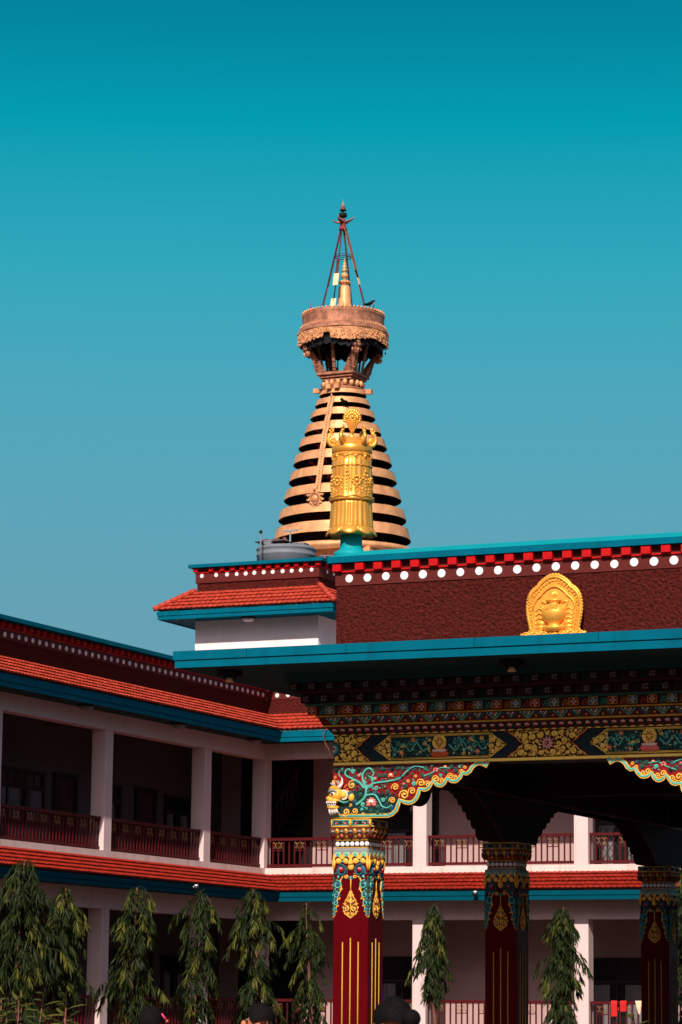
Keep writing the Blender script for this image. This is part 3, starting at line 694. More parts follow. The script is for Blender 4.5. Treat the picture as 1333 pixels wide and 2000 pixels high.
# ------------- pillars
def face_carving(t, fr):
    """carving on one face of a pillar; u = 0 on its centre line, v = world height"""
    H = CW / 2
    for k in range(4):                              # scalloped grey-green cloud collar
        u = -H + CW * (k + .5) / 4
        for r_, m_, w_ in ((.0625, 'pgrey', .002), (.056, 'pdg', .005), (.053, 'pt', .008)): t.dome(fr, u, 3.572 - (.0625 - r_) * .4, r_, .008, m_, w_, rv=r_ * .80, n=16, k=2)
    t.prism(fr, [(-H, 3.58), (H, 3.58), (H, 3.630), (-H, 3.630)], 0, .003, 'pgrey')
    top = []
    for k in range(4):                              # yellow cloud with four curls and a drop
        u = -H + CW * (k + .5) / 4
        top += [(u - .052 * cos(pi * q / 8), 3.562 + .036 * sin(pi * q / 8)) for q in range(9)]
    t.prism(fr, [(-H, 3.50)] + top + [(H, 3.50), (.17, 3.49), (.12, 3.515), (.07, 3.49), (0, 3.44), (-.07, 3.49), (-.12, 3.515), (-.17, 3.49)], 0, .014, 'py')
    for sg in (-1, 1):
        for u in (.172, .066):
            t.dome(fr, sg * u, 3.490, .042, .022, 'py', .008, n=14)
            d = 1 if u > .1 else -1                 # dark comma that separates each curl
            t.tube([fr.p(sg * (u + d * .036 * cos(a)), 3.502 + .036 * sin(a), .024 - .010 * abs(a - 1.4) / 2) for a in [-.5 + 3.3 * q / 10 for q in range(11)]], [.003 + .010 * sin(pi * min(1, q / 8)) for q in range(11)], 'pmr', 6)
        t.tube([fr.p(sg * .224, 3.50, .008), fr.p(sg * .228, 3.44, .010), fr.p(sg * .234, 3.365, .004)], [.018, .018, .004], 'py', 7)
        t.lotus(fr, sg * .12, 3.475, .026, 'pb', 'pt', .004)
    t.dome(fr, 0, 3.415, .042, .030, 'py', .008, rv=.050); t.tube([fr.p(0, 3.49, .012), fr.p(0, 3.44, .020)], [.030, .036], 'py', 7)
    for sg in (-1, 1):                              # blue scrolls shrinking down both edges
        for u, v, r, cc in ((.125, 3.365, .078, 'pr'), (.180, 3.190, .057, 'pt'), (.194, 3.062, .046, 'porg'), (.204, 2.962, .036, 'pt'), (.214, 2.882, .026, 'pb'), (.224, 2.825, .018, 'pt')):
            t.dome(fr, sg * u, v, r * 1.02, .012, 'pb', .0)
            t.spiral(fr, sg * u, v, r * 1.08, 'pb' if r > .06 else 'pt', 1.5, 1.2 if sg > 0 else 1.9, sg, r * .30, .008)
            t.dome(fr, sg * (u - .004), v + r * .1, r * .50, r * .5, cc if r > .06 else 'pb', .010)
            if r > .06: t.dome(fr, sg * u, v + .018, r * .32, .012, 'ppk', .034)
            t.spiral(fr, sg * (u - r * .9), v - r * .9, r * .48, 'py', 1.3, 2, -sg, r * .13, .006)
            for k in range(4):
                a = -.4 - k * .6; t.petal(fr, sg * (u + r * .8 * cos(a)) if sg * (u + r * .8 * cos(a)) * sg < H - .01 else sg * (H - .02), v + r * .8 * sin(a), r * .7, r * .4, (a if sg > 0 else pi - a), r * .25, ('pg', 'pt', 'pb', 'porg')[k], .004)
        t.vine(fr, [(sg * .10, 3.30), (sg * .14, 3.24), (sg * .13, 3.14), (sg * .175, 3.05), (sg * .185, 2.95), (sg * .21, 2.86), (sg * .232, 2.78)], (.012, .004), 'py', .004)
        t.vine(fr, [(sg * .232, 3.30), (sg * .225, 3.1), (sg * .232, 2.95), (sg * .234, 2.80)], (.008, .004), 'pg', .0)
    t.lotus(fr, 0, 3.27, .034, 'pb', 'pt', .004)
    # drop medallion on a stem, and three gilt stripes
    t.tube([fr.p(0, 3.27, .004), fr.p(0, 3.10, .004)], .007, 'py', 6)
    MP = [(0, 3.125), (-.040, 3.04), (-.088, 2.96), (-.102, 2.89), (-.085, 2.83), (-.04, 2.80), (0, 2.77), (.04, 2.80), (.085, 2.83), (.102, 2.89), (.088, 2.96), (.040, 3.04)]
    t.prism(fr, MP, 0, .003, 'pmr')
    t.tube([fr.p(u * .96, v, .005) for u, v in MP + MP[:1]], .006, 'py', 5)
    occ = [(0, 2.95, .012), (0, 2.87, .012)]
    for sg in (-1, 1):
        for u, v, r in ((.050, 2.890, .040), (.030, 2.985, .030), (.074, 2.945, .020), (.034, 2.825, .024), (.016, 3.055, .018), (.082, 2.850, .016), (.014, 2.792, .013), (.012, 3.095, .010)):
            t.spiral(fr, sg * u, v, r, 'py', 1.25, 2., sg, r * .40, .004, 6); occ.append((sg * u, v, r))
            t.petal(fr, sg * (u + r * .8), v + r * .2, r * .9, r * .6, .4 if sg > 0 else pi - .4, r * .3, 'py', .004)
        t.dome(fr, sg * .050, 2.890, .019, .018, 'pg', .008); t.dome(fr, sg * .034, 2.975, .014, .014, 'porg', .008)
    arabesque(t, fr, MP, (.012, .009, .007), ('py', 'pyd'), 4, .003, tries=120, avoid=occ)
    t.tube([fr.p(0, 3.10, .006), fr.p(0, 2.80, .006)], .008, 'py', 6)
    for u, top in ((-.108, 2.472), (0, 2.525), (.108, 2.478)):
        t.tube([fr.p(u, top, 0), fr.p(u, .8, 0)], .0085, 'pyd', 5)

def pillar():
    x, y = XL, YF; H = CW / 2; c = Vector((x + H, y + H, 0))
    t = MB(); t.bbox(x, x + CW, y, y + CW, .45, 3.60, 'shaft', .008); t.bbox(x - .06, x + CW + .06, y - .06, y + CW + .06, .45, .72, 'concrete', .02)
    Pl = t.build('pillar', PV)
    t = MB()
    for fr in (F((x + H, y, 0)), F((x + CW, y + H, 0), U=(0, 1, 0), N=(1, 0, 0)), F((x, y + H, 0), U=(0, -1, 0), N=(-1, 0, 0))): face_carving(t, fr)
    t.build('painted_carving', Pl)
    t = MB()                                        # collar with white roundels
    t.add(*_frustum(c, 3.60, H + .004, 3.655, H - .03), 'pgrey')
    t.box(c.x - .212, c.x + .212, c.y - .212, c.y + .212, 3.655, 3.755, 'black')
    t.bbox(c.x - .218, c.x + .218, c.y - .218, c.y + .218, 3.650, 3.664, 'pyd', .003); t.bbox(c.x - .218, c.x + .218, c.y - .218, c.y + .218, 3.746, 3.760, 'pyd', .003)
    t.build('collar', Pl)
    t = MB()
    for fr in (F((c.x, c.y - .212, 0)), F((c.x + .212, c.y, 0), U=(0, 1, 0), N=(1, 0, 0))):
        for k in range(-3, 4): t.dome(fr, k * .0672, 3.704, .030, .012, 'white', 0, n=14, k=2)
    t.build('roundel', Pl)
    t = MB(); t.add(*_frustum(c, 3.760, .225, 3.915, .285), 'prust')          # lotus capital
    for (U, Nn) in (((1, 0, 0), (0, -1, 0)), ((0, 1, 0), (1, 0, 0)), ((0, -1, 0), (-1, 0, 0))):
        Nv = Vector(Nn); base = c + Nv * .255 + Vector((0, 0, 3.84)); V = (Vector((0, 0, 1)) * .93 + Nv * .36); fr = F(base, U, V, (Nv * .93 - Vector((0, 0, 1)) * .36))
        for k in range(-2, 3):
            u = k * .122
            t.dome(fr, u, -.012, .050, .020, 'prust', 0, rv=.066); t.dome(fr, u, -.014, .040, .028, 'pdg', 0, rv=.055); t.dome(fr, u, .024, .030, .026, 'pgrey', 0, rv=.018)
            t.dome(fr, u, -.026, .030, .036, ('pr', 'porg')[k % 2], 0, rv=.038)
            if k < 2: t.petal(fr, u + .061, .062, .075, .046, -pi / 2, .018, 'py', .004); t.dome(fr, u + .061, .030, .012, .016, 'porg', .008); t.spiral(fr, u + .061, -.05, .02, 'pyd', 1.2, 0, 1, .006, .004)
    t.build('lotus_capital', Pl)
    t = MB(); t.bbox(c.x - .27, c.x + .27, c.y - .27, c.y + .27, 3.915, 4.015, 'pdg', .004)
    for (U, Nn) in (((1, 0, 0), (0, -1, 0)), ((0, 1, 0), (1, 0, 0))):
        fr = F(c + Vector(Nn) * .27, U, (0, 0, 1), Nn)
        for u0, u1 in ((-.262, -.008), (.008, .262)):
            for a, bq in (((u0, 3.922), (u1, 3.922)), ((u1, 3.922), (u1, 4.008)), ((u1, 4.008), (u0, 4.008)), ((u0, 4.008), (u0, 3.922))):
                t.tube([fr.p(*a, .003), fr.p(*bq, .003)], .008, 'py', 5)
            i0, i1, mm = u0 + .02, u1 - .02, (u0 + u1) / 2
            for a, bq in (((i0, 3.937), (i1, 3.937)), ((i1, 3.937), (i1, 3.993)), ((i1, 3.993), (i0, 3.993)), ((i0, 3.993), (i0, 3.937))):
                t.tube([fr.p(*a, .002), fr.p(*bq, .002)], .0055, 'pt', 5)
            for sg in (-1, 1):
                t.spiral(fr, mm + sg * .045, 3.968, .022, ('pb', 'pt')[sg > 0], 1.3, 1, sg, .007, .002); t.petal(fr, mm + sg * .08, 3.95, .045, .024, pi / 2 + sg, .012, 'ppk', .002)
                t.petal(fr, mm + sg * .02, 3.945, .06, .026, .6 if sg > 0 else 2.5, .012, 'pr', .002)
            t.tube([fr.p(mm, 3.937, .002), fr.p(mm, 3.993, .002)], .004, 'black', 5)
    t.build('abacus', Pl)
    return Pl
def _frustum(c, z0, r0, z1, r1):
    v = [(c.x + sx * r, c.y + sy * r, z) for z, r in ((z0, r0), (z1, r1)) for sx, sy in ((-1, -1), (1, -1), (1, 1), (-1, 1))]
    return v, [(0, 3, 2, 1), (4, 5, 6, 7), (0, 1, 5, 4), (1, 2, 6, 5), (2, 3, 7, 6), (3, 0, 4, 7)]
P1 = pillar()
for dx in (0, 5.30, 10.6, 15.9):
    for dy in (0, 5.22, 12.16):
        if dx or dy: copy_tree(P1, PV, (dx, dy, 0))
# beams and stepped brackets running inwards over the pillars
for dx in (0, 5.30):
    xa = XL + dx + .06; xb = XL + dx + CW - .06
    t = MB(); t.box(xa, xb, YF + .40, PB - .2, 4.64, 5.0, 'wood'); t.box(xa - .02, xb + .02, YF + .40, PB - .2, 4.64, 4.68, 'pmr'); pav(t, 'cross_beam')
    for dy, sgs in ((0, (1,)), (5.22, (-1, 1)), (12.16, (-1, 1))):
        for sg in sgs:
            fy = F((xb, YF + dy + CW / 2, 0), U=(0, sg, 0), N=(1, 0, 0)); P = [(0, 4.66), (0, 4.02), (.62, 4.02)]
            cx = .62; cz = 4.02
            for k, (du, dv) in enumerate(((.20, .14), (.20, .11), (.19, .10), (.18, .09), (.17, .08), (.16, .06), (.14, .05))):
                for q in range(1, 6):
                    a = -pi / 2 + pi / 2 * q / 5 * 1.15; P.append((cx + du * .8 * cos(a) if q else cx, cz + dv + dv * sin(a)))
                cx += du * .92; cz += dv
                P.append((cx, cz + .01))
            P.append((cx, 4.66))
            t = MB(); t.prism(fy, P, -(xb - xa), 0, 'wood'); t.tube([fy.p(u, v, .0) for u, v in P[2:]], .012, 'pmr', 5); pav(t, 'inner_bracket')
for yy in (YF + 5.22, YF + 12.16):
    t = MB(); t.box(XL + CW, PR, yy + .08, yy + CW - .08, 4.66, 5.0, 'wood'); pav(t, 'cross_beam')

# ---------------------------------------------------------------- two-storey monastery building round the court
XW, YB = -27.972, 58.0
BW = empty('monastery_building', (XW, YB, 0), 'two storey L shaped monastery with open galleries, red tiled eaves and white posts', 'building')
Y0, X1 = 41.0, -13.0                               # outer ends of the two wings
XI, YI = XW - 2.13, YB + 2.1                       # inner walls of the galleries
def bld(mb, name, parent=None): return mb.build(name, parent or BW)
ZU, ZL = 4.69, 1.23                                # gallery floors

# bodies
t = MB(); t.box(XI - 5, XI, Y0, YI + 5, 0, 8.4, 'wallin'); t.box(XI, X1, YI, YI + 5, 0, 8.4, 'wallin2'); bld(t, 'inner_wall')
t = MB(); t.box(XI, XW - .02, Y0, YI, 0, ZL, 'concrete'); t.box(XW - .02, X1, YB + .02, YI, 0, ZL, 'concrete'); bld(t, 'plinth')
t = MB()
t.box(XI, XW - .30, Y0, YI, 4.40, 4.60, 'wallin'); t.box(XW - .30, X1, YB + .30, YI, 4.40, 4.60, 'wallin'); bld(t, 'upper_floor')
t = MB()
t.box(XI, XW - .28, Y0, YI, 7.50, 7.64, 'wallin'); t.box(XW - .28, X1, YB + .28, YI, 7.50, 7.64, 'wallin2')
t.box(XI, XW - .28, Y0, YI, 8.2, 8.36, 'concrete'); t.box(XW - .28, X1, YB + .28, YI, 8.2, 8.36, 'concrete'); bld(t, 'gallery_ceiling')
# beams over the posts (upper and lower), slab edge
for z0, z1, nm in ((7.06, 8.0, 'gallery_beam'), (3.56, 4.50, 'gallery_beam')):
    t = MB(); t.box(XW - .28, XW - .004, Y0, YB + .30, z0, z1, 'wallp'); t.box(XW - .004, X1, YB + .004, YB + .28, z0, z1, 'wallp'); bld(t, nm)
t = MB(); t.box(XW - .30, XW + .02, Y0, YB + .02, 4.50, 4.685, 'slabband'); t.box(XW + .02, X1, YB - .02, YB + .30, 4.50, 4.685, 'slabband'); bld(t, 'slab_edge')
# posts
post = MB(); post.bbox(-.31, 0, 0, .31, 0, 1, 'wallp', .006); pm = post.mesh('gallery_post')
def posts(z0, z1):
    for y in (42.4, 46.46, 50.72, 55.04): inst('gallery_post', pm, BW, (XW - .001, y, z0), scale=(1, 1, z1 - z0))
    inst('gallery_post', pm, BW, (XW - .001, YB - .05, z0), scale=(1, 1.1, z1 - z0))
    for x in (-24.165, -20.525, -16.88, -13.3): inst('gallery_post', pm, BW, (x, YB + .001, z0), scale=(1, 1, z1 - z0))
posts(4.685, 7.06); posts(.0, 3.56)
# railings
def railing(P, U, Ln, z, N):
    fr = F(P, U, (0, 0, 1), N); R = MB()
    def bx(u0, u1, v0, v1, w0, w1, m):
        R.add([fr.p(u, v, w) for u, v, w in ((u0, v0, w0), (u1, v0, w0), (u1, v0, w1), (u0, v0, w1), (u0, v1, w0), (u1, v1, w0), (u1, v1, w1), (u0, v1, w1))],
              [(0, 3, 2, 1), (4, 5, 6, 7), (0, 1, 5, 4), (1, 2, 6, 5), (2, 3, 7, 6), (3, 0, 4, 7)], m)
    bx(-.05, Ln + .05, .595, .655, -.05, .05, 'railred'); bx(-.05, Ln + .05, .025, .082, -.035, .035, 'railred')
    for u in (.0, Ln): bx(u - .02, u + .02, .50, .595, -.03, .03, 'railred')
    n = max(4, round(Ln / .128)); st = Ln / n
    orn = []
    for k in range(n + 1):
        bx(k * st - .014, k * st + .014, .082, .595, -.014, .014, 'railred')
        if k % 4 == 1 and k + 2 <= n: bx(k * st, (k + 2) * st, .375, .395, -.01, .01, 'railred'); orn.append(k)
    r = bld(R, 'railing')
    for k in orn:
        o = MB()
        for c in (.5, 1.5):
            u = (k + c) * st; h = st * .42
            o.tube([fr.p(u - h, .575, .012), fr.p(u - h * .2, .52, .016), fr.p(u + h * .9, .41, .012)], .007, 'railgold', 5)
            o.spiral(fr, u - h * .35, .445, h * .6, 'railgold', 1.1, 1, 1, .006, .006, 4); o.spiral(fr, u + h * .4, .535, h * .55, 'railgold', 1.1, 4, -1, .006, .006, 4)
        o.build('rail_ornament', r)
for z in (ZU, ZL):
    for y0, y1 in ((42.71, 46.46), (46.77, 50.72), (51.03, 55.04), (55.35, YB - .05)):
        railing((XW - .12, y0 + .0, z), (0, 1, 0), y1 - y0, z, (1, 0, 0))
    for x0, x1 in ((XW, -24.475), (-24.165, -20.835), (-20.525, -17.19), (-16.88, -13.61)):
        railing((x0, YB + .14, z), (1, 0, 0), x1 - x0, z, (0, -1, 0))
# tiled eaves with two-board fascias: inner corner is a valley
def eave(zt, zb, over, m, zf, tl):
    t = MB()
    S1 = Vector((-over, 0, zt - zb))
    tile_roof(t, (XW + over, Y0, zb), (0, 1, 0), S1, 0, YB - over - Y0, 0, over, m)
    S2 = Vector((0, over, zt - zb))
    tile_roof(t, (XW + over, YB - over, zb), (1, 0, 0), S2, 0, X1 - XW - over, -over, 0, m)
    for k in range(11):                             # valley flashing tiles
        q = k / 10; p = Vector((XW + over * (1 - q), YB - over * (1 - q), zb + (zt - zb) * q))
    bld(t, 'tiled_eave')
    e = over - .045
    t = MB()
    t.box(XW + e - .03, XW + e, Y0, YB - e, zf + .095, zb - .02, tl); t.box(XW + e - .035, XW + e - .018, Y0, YB - e + .018, zf, zf + .088, tl); t.box(XW + e - .034, XW + e - .025, Y0, YB - e, zf + .08, zf + .10, tl)
    t.box(XW + e, X1, YB - e, YB - e + .03, zf + .095, zb - .02, tl); t.box(XW + e - .018, X1, YB - e + .018, YB - e + .035, zf, zf + .088, tl); t.box(XW + e, X1, YB - e + .025, YB - e + .034, zf + .08, zf + .10, tl)
    bld(t, 'fascia_board')
    t = MB()
    t.box(XW, XW + e - .036, Y0, YB - e + .036, zf + .02, zf + .05, 'soffit'); t.box(XW, X1, YB - e + .036, YB, zf + .02, zf + .05, 'soffit'); bld(t, 'soffit_board')
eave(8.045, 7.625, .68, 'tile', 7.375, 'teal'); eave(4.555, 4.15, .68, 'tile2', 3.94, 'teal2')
# parapet
t = MB(); t.box(XW - .3, XW, Y0, YB + .3, 7.98, 8.37, 'maroon'); t.box(XW, X1, YB, YB + .3, 7.98, 8.37, 'maroon'); bld(t, 'parapet_wall')
t = MB(); t.box(XW - .29, XW + .014, Y0, YB - .014, 8.37, 8.56, 'band'); t.box(XW + .014, X1, YB - .014, YB + .29, 8.37, 8.56, 'band'); bld(t, 'painted_band')
t = MB(); t.box(XW - .29, XW + .035, Y0, YB - .035, 8.56, 8.582, 'redblk'); t.box(XW + .035, X1, YB - .035, YB + .29, 8.56, 8.582, 'redblk')
t.box(XW - .27, XW - .005, Y0, YB, 8.582, 8.70, 'band'); t.box(XW, X1, YB + .005, YB + .27, 8.582, 8.70, 'band'); bld(t, 'dentil_board')
t = MB(); t.box(XW - .34, XW + .21, Y0, YB - .13, 8.695, 8.775, 'teal'); t.box(XW + .21, X1, YB - .13, YB + .34, 8.695, 8.775, 'teal'); bld(t, 'coping')
for i in range(58):
    y = 57.754 - .2566 * i
    if y > 43.6: inst('white_disc', discs, BW, (XW + .014, y, 8.462), pi / 2); inst('dentil_block', blk, BW, (XW + .03, y + .128, 8.637), pi / 2, (.9, .9, .95))
for i in range(6):
    inst('white_disc', discs, BW, (-27.72 + .262 * i, YB - .014, 8.455)); inst('dentil_block', blk, BW, (-27.59 + .262 * i, YB - .03, 8.637), 0, (.9, .9, .95))
# openings in the inner walls
def window(fr, w, h, panes=3, curtain=True, lattice=False, name='window'):
    t = MB(); t.prism(fr, [(0, 0), (w, 0), (w, h), (0, h)], -.02, .012, 'frame')
    for u in (0, w): t.prism(fr, [(u - .035, -.04), (u + .035, -.04), (u + .035, h + .04), (u - .035, h + .04)], .012, .06, 'frame')
    for v in (0, h * .68, h): t.prism(fr, [(.035, v - .03), (w - .035, v - .03), (w - .035, v + .03), (.035, v + .03)], .012, .055, 'frame')
    for k in range(1, panes): t.prism(fr, [(w * k / panes - .02, .03), (w * k / panes + .02, .03), (w * k / panes + .02, h * .68 - .03), (w * k / panes - .02, h * .68 - .03)], .012, .05, 'frame')
    for k in range(1, panes * 2): t.prism(fr, [(w * k / panes / 2 - .008, h * .68 + .03), (w * k / panes / 2 + .008, h * .68 + .03), (w * k / panes / 2 + .008, h - .03), (w * k / panes / 2 - .008, h - .03)], .012, .03, 'frame')
    if lattice:
        for k in range(-4, 9):
            for sg in (1, -1):
                a = k * .16
                u0, u1 = a, a + .6
                pts = [(u0 + q * .06, (h * .62) * q / 10 if sg > 0 else h * .62 * (1 - q / 10)) for q in range(11)]
                pts = [p for p in pts if .04 < p[0] < w - .04]
                if len(pts) > 1: t.tube([fr.p(*pts[0], .03), fr.p(*pts[-1], .03)], .006, 'frame', 4)
    o = bld(t, name)
    g_ = MB(); g_.prism(fr, [(.03, .03), (w - .03, .03), (w - .03, h - .03), (.03, h - .03)], .013, .017, 'glass'); g_.build('pane', o)
    if curtain:
        for k in range(panes):
            c = MB()
            a, bq = w * k / panes + .03, w * (k + 1) / panes - .03
            q0, q1 = (a, a + (bq - a) * .75) if k % 2 == 0 else (a + (bq - a) * .3, bq)
            vs = []; n = 16
            for i in range(n + 1):
                u = q0 + (q1 - q0) * i / n; vs += [fr.p(u, .05, .020 + .005 * sin(i * 2.2)), fr.p(u, h * .64, .020 + .005 * sin(i * 2.2 + .4))]
            c.add(vs, [(2 * i, 2 * i + 2, 2 * i + 3, 2 * i + 1) for i in range(n)], 'curtain', True)
            c.build('curtain', o)
    return o
def door(fr, w, h):
    t = MB(); t.prism(fr, [(0, 0), (w, 0), (w, h), (0, h)], -.02, .02, 'door')
    for u in (0, w): t.prism(fr, [(u - .05, 0), (u + .05, 0), (u + .05, h + .05), (u - .05, h + .05)], .0, .07, 'frame')
    t.prism(fr, [(.05, h - .04), (w - .05, h - .04), (w - .05, h + .05), (.05, h + .05)], .0, .07, 'frame')
    for v0, v1 in ((.15, .7), (.85, h - .15)): t.prism(fr, [(.14, v0), (w - .14, v0), (w - .14, v1), (.14, v1)], .02, .035, 'door')
    o = bld(t, 'door'); k = MB(); k.ball(fr.p(w - .12, .85, .06), .025, .025, .025, 'steel'); k.build('handle', o)
FX = lambda y, z: F((XI, y, z), U=(0, 1, 0), N=(1, 0, 0))
FY = lambda x, z: F((x, YI, z), U=(1, 0, 0), N=(0, -1, 0))
for z in (ZU, ZL):
    window(FX(49.1, z + .62), 2.85, 1.02, 4); door(FX(52.42, z), .86, 1.66); window(FX(54.35, z + .62), .86, .98, 1); door(FX(55.95, z), .84, 1.62); window(FX(57.3, z + .55), 1.1, 1.0, 2)
    window(FX(45.0, z + .62), 2.85, 1.02, 4)
window(FY(-26.05, ZU + .05), .72, 1.25, 1); window(FY(-25.1, ZU + .05), .33, 2.1, 1, False, name='window')
window(FY(-21.05, ZU + .02), 1.6, 1.42, 3, lattice=True)
window(FY(-26.2, ZL + .02), 1.25, 1.55, 2); window(FY(-21.2, ZL + .05), 1.75, 1.5, 3)
# flat dark panels painted in for the stairwell's shade, and a flight of stairs
t = MB(); t.box(-29.6, -27.80, YI - .015, YI, ZU, 7.3, 'dark'); t.box(-29.6, -28.0, YI - .015, YI, ZL, 3.9, 'dark'); bld(t, 'stairwell_shade_panel')
t = MB()
for k in range(9): t.box(-28.95 + .12 * k, -28.80 + .12 * k, YI - .55, YI - .02, ZU + .18 * k, ZU + .18 * k + .06, 'wood')
t.bar((-28.95, YI - .55, ZU + .1), (-27.9, YI - .55, ZU + 1.75), .05, .16, 'wood'); t.bar((-28.95, YI - .55, ZU + .75), (-27.9, YI - .55, ZU + 2.3), .04, .05, 'iron')
for k in range(9): t.box(-28.93 + .12 * k, -28.90 + .12 * k, YI - .565, YI - .535, ZU + .2 + .18 * k, ZU + .80 + .18 * k, 'iron')
for k in range(7): t.bar((-28.95 + .14 * k, YI - .3, ZU + 1.55), (-28.95 + .14 * k, YI - .3, ZU + 2.30), .03, .03, 'iron')
t.bar((-28.95, YI - .3, ZU + 2.30), (-28.0, YI - .3, ZU + 2.30), .04, .05, 'iron'); bld(t, 'staircase')

# ---------------------------------------------------------------- tower on the roof
TX0, TX1, TY, TD = -30.806, -27.673, 60.0, 68.0
TW = empty('rooftop_tower', (TX0, TY, 8.36), 'white rooftop tower with maroon parapet and hipped red tile skirt', 'tower')
def tw(mb, n, p=None): return mb.build(n, p or TW)
t = MB(); t.box(TX0, TX1, TY, TD, 8.36, 11.17, 'wallw'); tw(t, 'wall')
t = MB(); t.box(TX0 + .02, TX1 - .02, TY + .02, TD - .02, 11.17, 11.38, 'maroon'); tw(t, 'parapet_wall')
t = MB(); t.box(TX0 - .01, TX1 + .01, TY - .014, TD, 11.375, 11.60, 'band'); tw(t, 'painted_band')
t = MB(); t.box(TX0 - .03, TX1 + .03, TY - .035, TD, 11.60, 11.622, 'redblk'); t.box(TX0 + .02, TX1 - .02, TY + .01, TD, 11.622, 11.735, 'band'); tw(t, 'dentil_board')
t = MB(); t.box(TX0 - .14, TX1 + .14, TY - .15, TD + .14, 11.725, 11.80, 'teal'); tw(t, 'coping')
for x in (-30.65, -30.28, -30.0, -29.75, -29.52, -29.3, -29.06, -28.83, -28.58, -28.35, -28.12, -27.85): inst('white_disc', discs, TW, (x, TY - .014, 11.54))
for i in range(5): inst('white_disc', discs, TW, (TX1 + .010, TY + .42 + .36 * i, 11.54), pi / 2)
for x in (-30.80, -30.4, -30.11, -29.84, -29.6, -29.4, -29.16, -28.92, -28.69, -28.45, -28.22, -27.98, -27.68): inst('dentil_block', blk, TW, (x, TY - .03, 11.675), 0, (.92, .9, .95))
for i in range(4): inst('dentil_block', blk, TW, (TX1 + .025, TY + .30 + .38 * i, 11.675), pi / 2, (.92, .9, .95))
t = MB(); ov, zt, zb = .70, 11.175, 10.68
W = TX1 - TX0
tile_roof(t, (TX0 - ov, TY - ov, zb), (1, 0, 0), (0, ov, zt - zb), 0, W + 2 * ov, ov, -ov, 'tile', 5, .135)
tile_roof(t, (TX1 + ov, TY - ov, zb), (0, 1, 0), (-ov, 0, zt - zb), 0, TD - TY + ov, ov, 0, 'tile', 5, .135)
tile_roof(t, (TX0 - ov, TD, zb), (0, -1, 0), (ov, 0, zt - zb), 0, TD - TY + ov, 0, -ov, 'tile', 5, .135)
tw(t, 'tiled_skirt')
for sx, xx, xe in ((1, TX1, TX1 + ov), (-1, TX0, TX0 - ov)):
    t = MB()
    for k in range(7):
        a = Vector((xx + (xe - xx) * k / 7, TY - ov * k / 7, zt + (zb - zt) * k / 7 + .035)); c = Vector((xx + (xe - xx) * (k + 1.15) / 7, TY - ov * (k + 1.15) / 7, zt + (zb - zt) * (k + 1.15) / 7 + .05))
        t.tube([a, c], [.055, .065], 'tile', 8)
    tw(t, 'hip_tile')
e = ov - .035
t = MB()
for z0, z1, i in ((10.56, 10.66, 0), (10.47, 10.553, .018), (10.54, 10.57, .03)):
    t.box(TX0 - e + i, TX1 + e - i, TY - e + i, TY - e + .05, z0, z1, 'teal'); t.box(TX1 + e - .05, TX1 + e - i, TY - e + .05, TD, z0, z1, 'teal'); t.box(TX0 - e + i, TX0 - e + .05, TY - e + .05, TD, z0, z1, 'teal')
tw(t, 'fascia_board')
t = MB(); t.box(TX0 - e + .05, TX1 + e - .05, TY - e + .05, TD, 10.49, 10.52, 'teal'); tw(t, 'soffit_board')

# ---------------------------------------------------------------- gilded victory banner on the pavilion corner
GX, GY = -15.338, 34.24
VB = empty('victory_banner', (GX, GY, 7.40), 'tall gilded cylinder banner with flame top standing on a teal pedestal', 'finial')
t = MB(); t.lathe([(.22, 7.38), (.22, 7.47), (.17, 7.485), (.150, 7.52), (.143, 7.56), (.143, 7.72)], (GX, GY, 0), 'tealcap', 28); t.build('pedestal', VB)
PH = 0.35
t = MB()
fold = lambda a, i: 1 + .022 * sin(26 * a) + .016 * sin(17 * a + 1)
t.lathe([(.10, 7.69), (.27, 7.70), (.283, 7.75), (.281, 7.80), (.272, 7.92), (.262, 8.08), (.262, 8.14), (.1, 8.15)], (GX, GY, 0), 'gold', 120, True, wave=lambda a, i: fold(a, i) if 1 < i < 6 else 1)
t.build('pleated_skirt', VB)
t = MB()                                            # turned-up lotus petals round the foot
vs = []; nn, rows_ = 144, 9
for i in range(nn):
    a = 2 * pi * i / nn; lb = abs(cos(4 * (a - PH))) ** .55
    for j in range(rows_):
        q = j / (rows_ - 1); r_ = .268 + (.018 + .050 * lb) * q ** .8 + .012 * sin(pi * q) * lb; z_ = 7.795 - (.055 + .075 * lb) * q
        if j == rows_ - 1: r_ -= .014; z_ += .004
        vs.append((GX + r_ * cos(a), GY + r_ * sin(a), z_))
t.add(vs, [(i * rows_ + j, i * rows_ + j + 1, ((i + 1) % nn) * rows_ + j + 1, ((i + 1) % nn) * rows_ + j) for i in range(nn) for j in range(rows_ - 1)], 'gold', True)
for k in range(8):
    a = PH + pi / 4 * k + pi / 8; t.ball((GX + .283 * cos(a), GY + .283 * sin(a), 7.735), .026, .026, .042, 'gold', 10, 6)
t.lathe([(.27, 7.80), (.262, 7.73), (.15, 7.70)], (GX, GY, 0), 'gold', 48)
t.tube([(GX + .272 * cos(a), GY + .272 * sin(a), 7.797) for a in [2 * pi * k / 64 for k in range(65)]], .010, 'gold', 6)
t.build('lotus_foot', VB)
t = MB()
t.lathe([(.20, 8.12), (.277, 8.125), (.290, 8.14), (.277, 8.17), (.266, 8.24), (.262, 8.45), (.258, 8.58), (.254, 8.76), (.2, 8.77)], (GX, GY, 0), 'gold', 120, True, wave=lambda a, i: 1 + (.017 * sin(24 * a) + .010 * sin(15 * a) if 3 < i < 7 else 0) + (.022 * abs(sin(4.5 * a)) if i in (1, 2) else 0))
t.lathe([(.256, 8.765), (.264, 8.775), (.264, 8.855), (.254, 8.865), (.235, 8.868), (.218, 8.90), (.185, 8.95), (.150, 8.975), (.08, 8.985), (0, 8.987)], (GX, GY, 0), 'gold', 64)
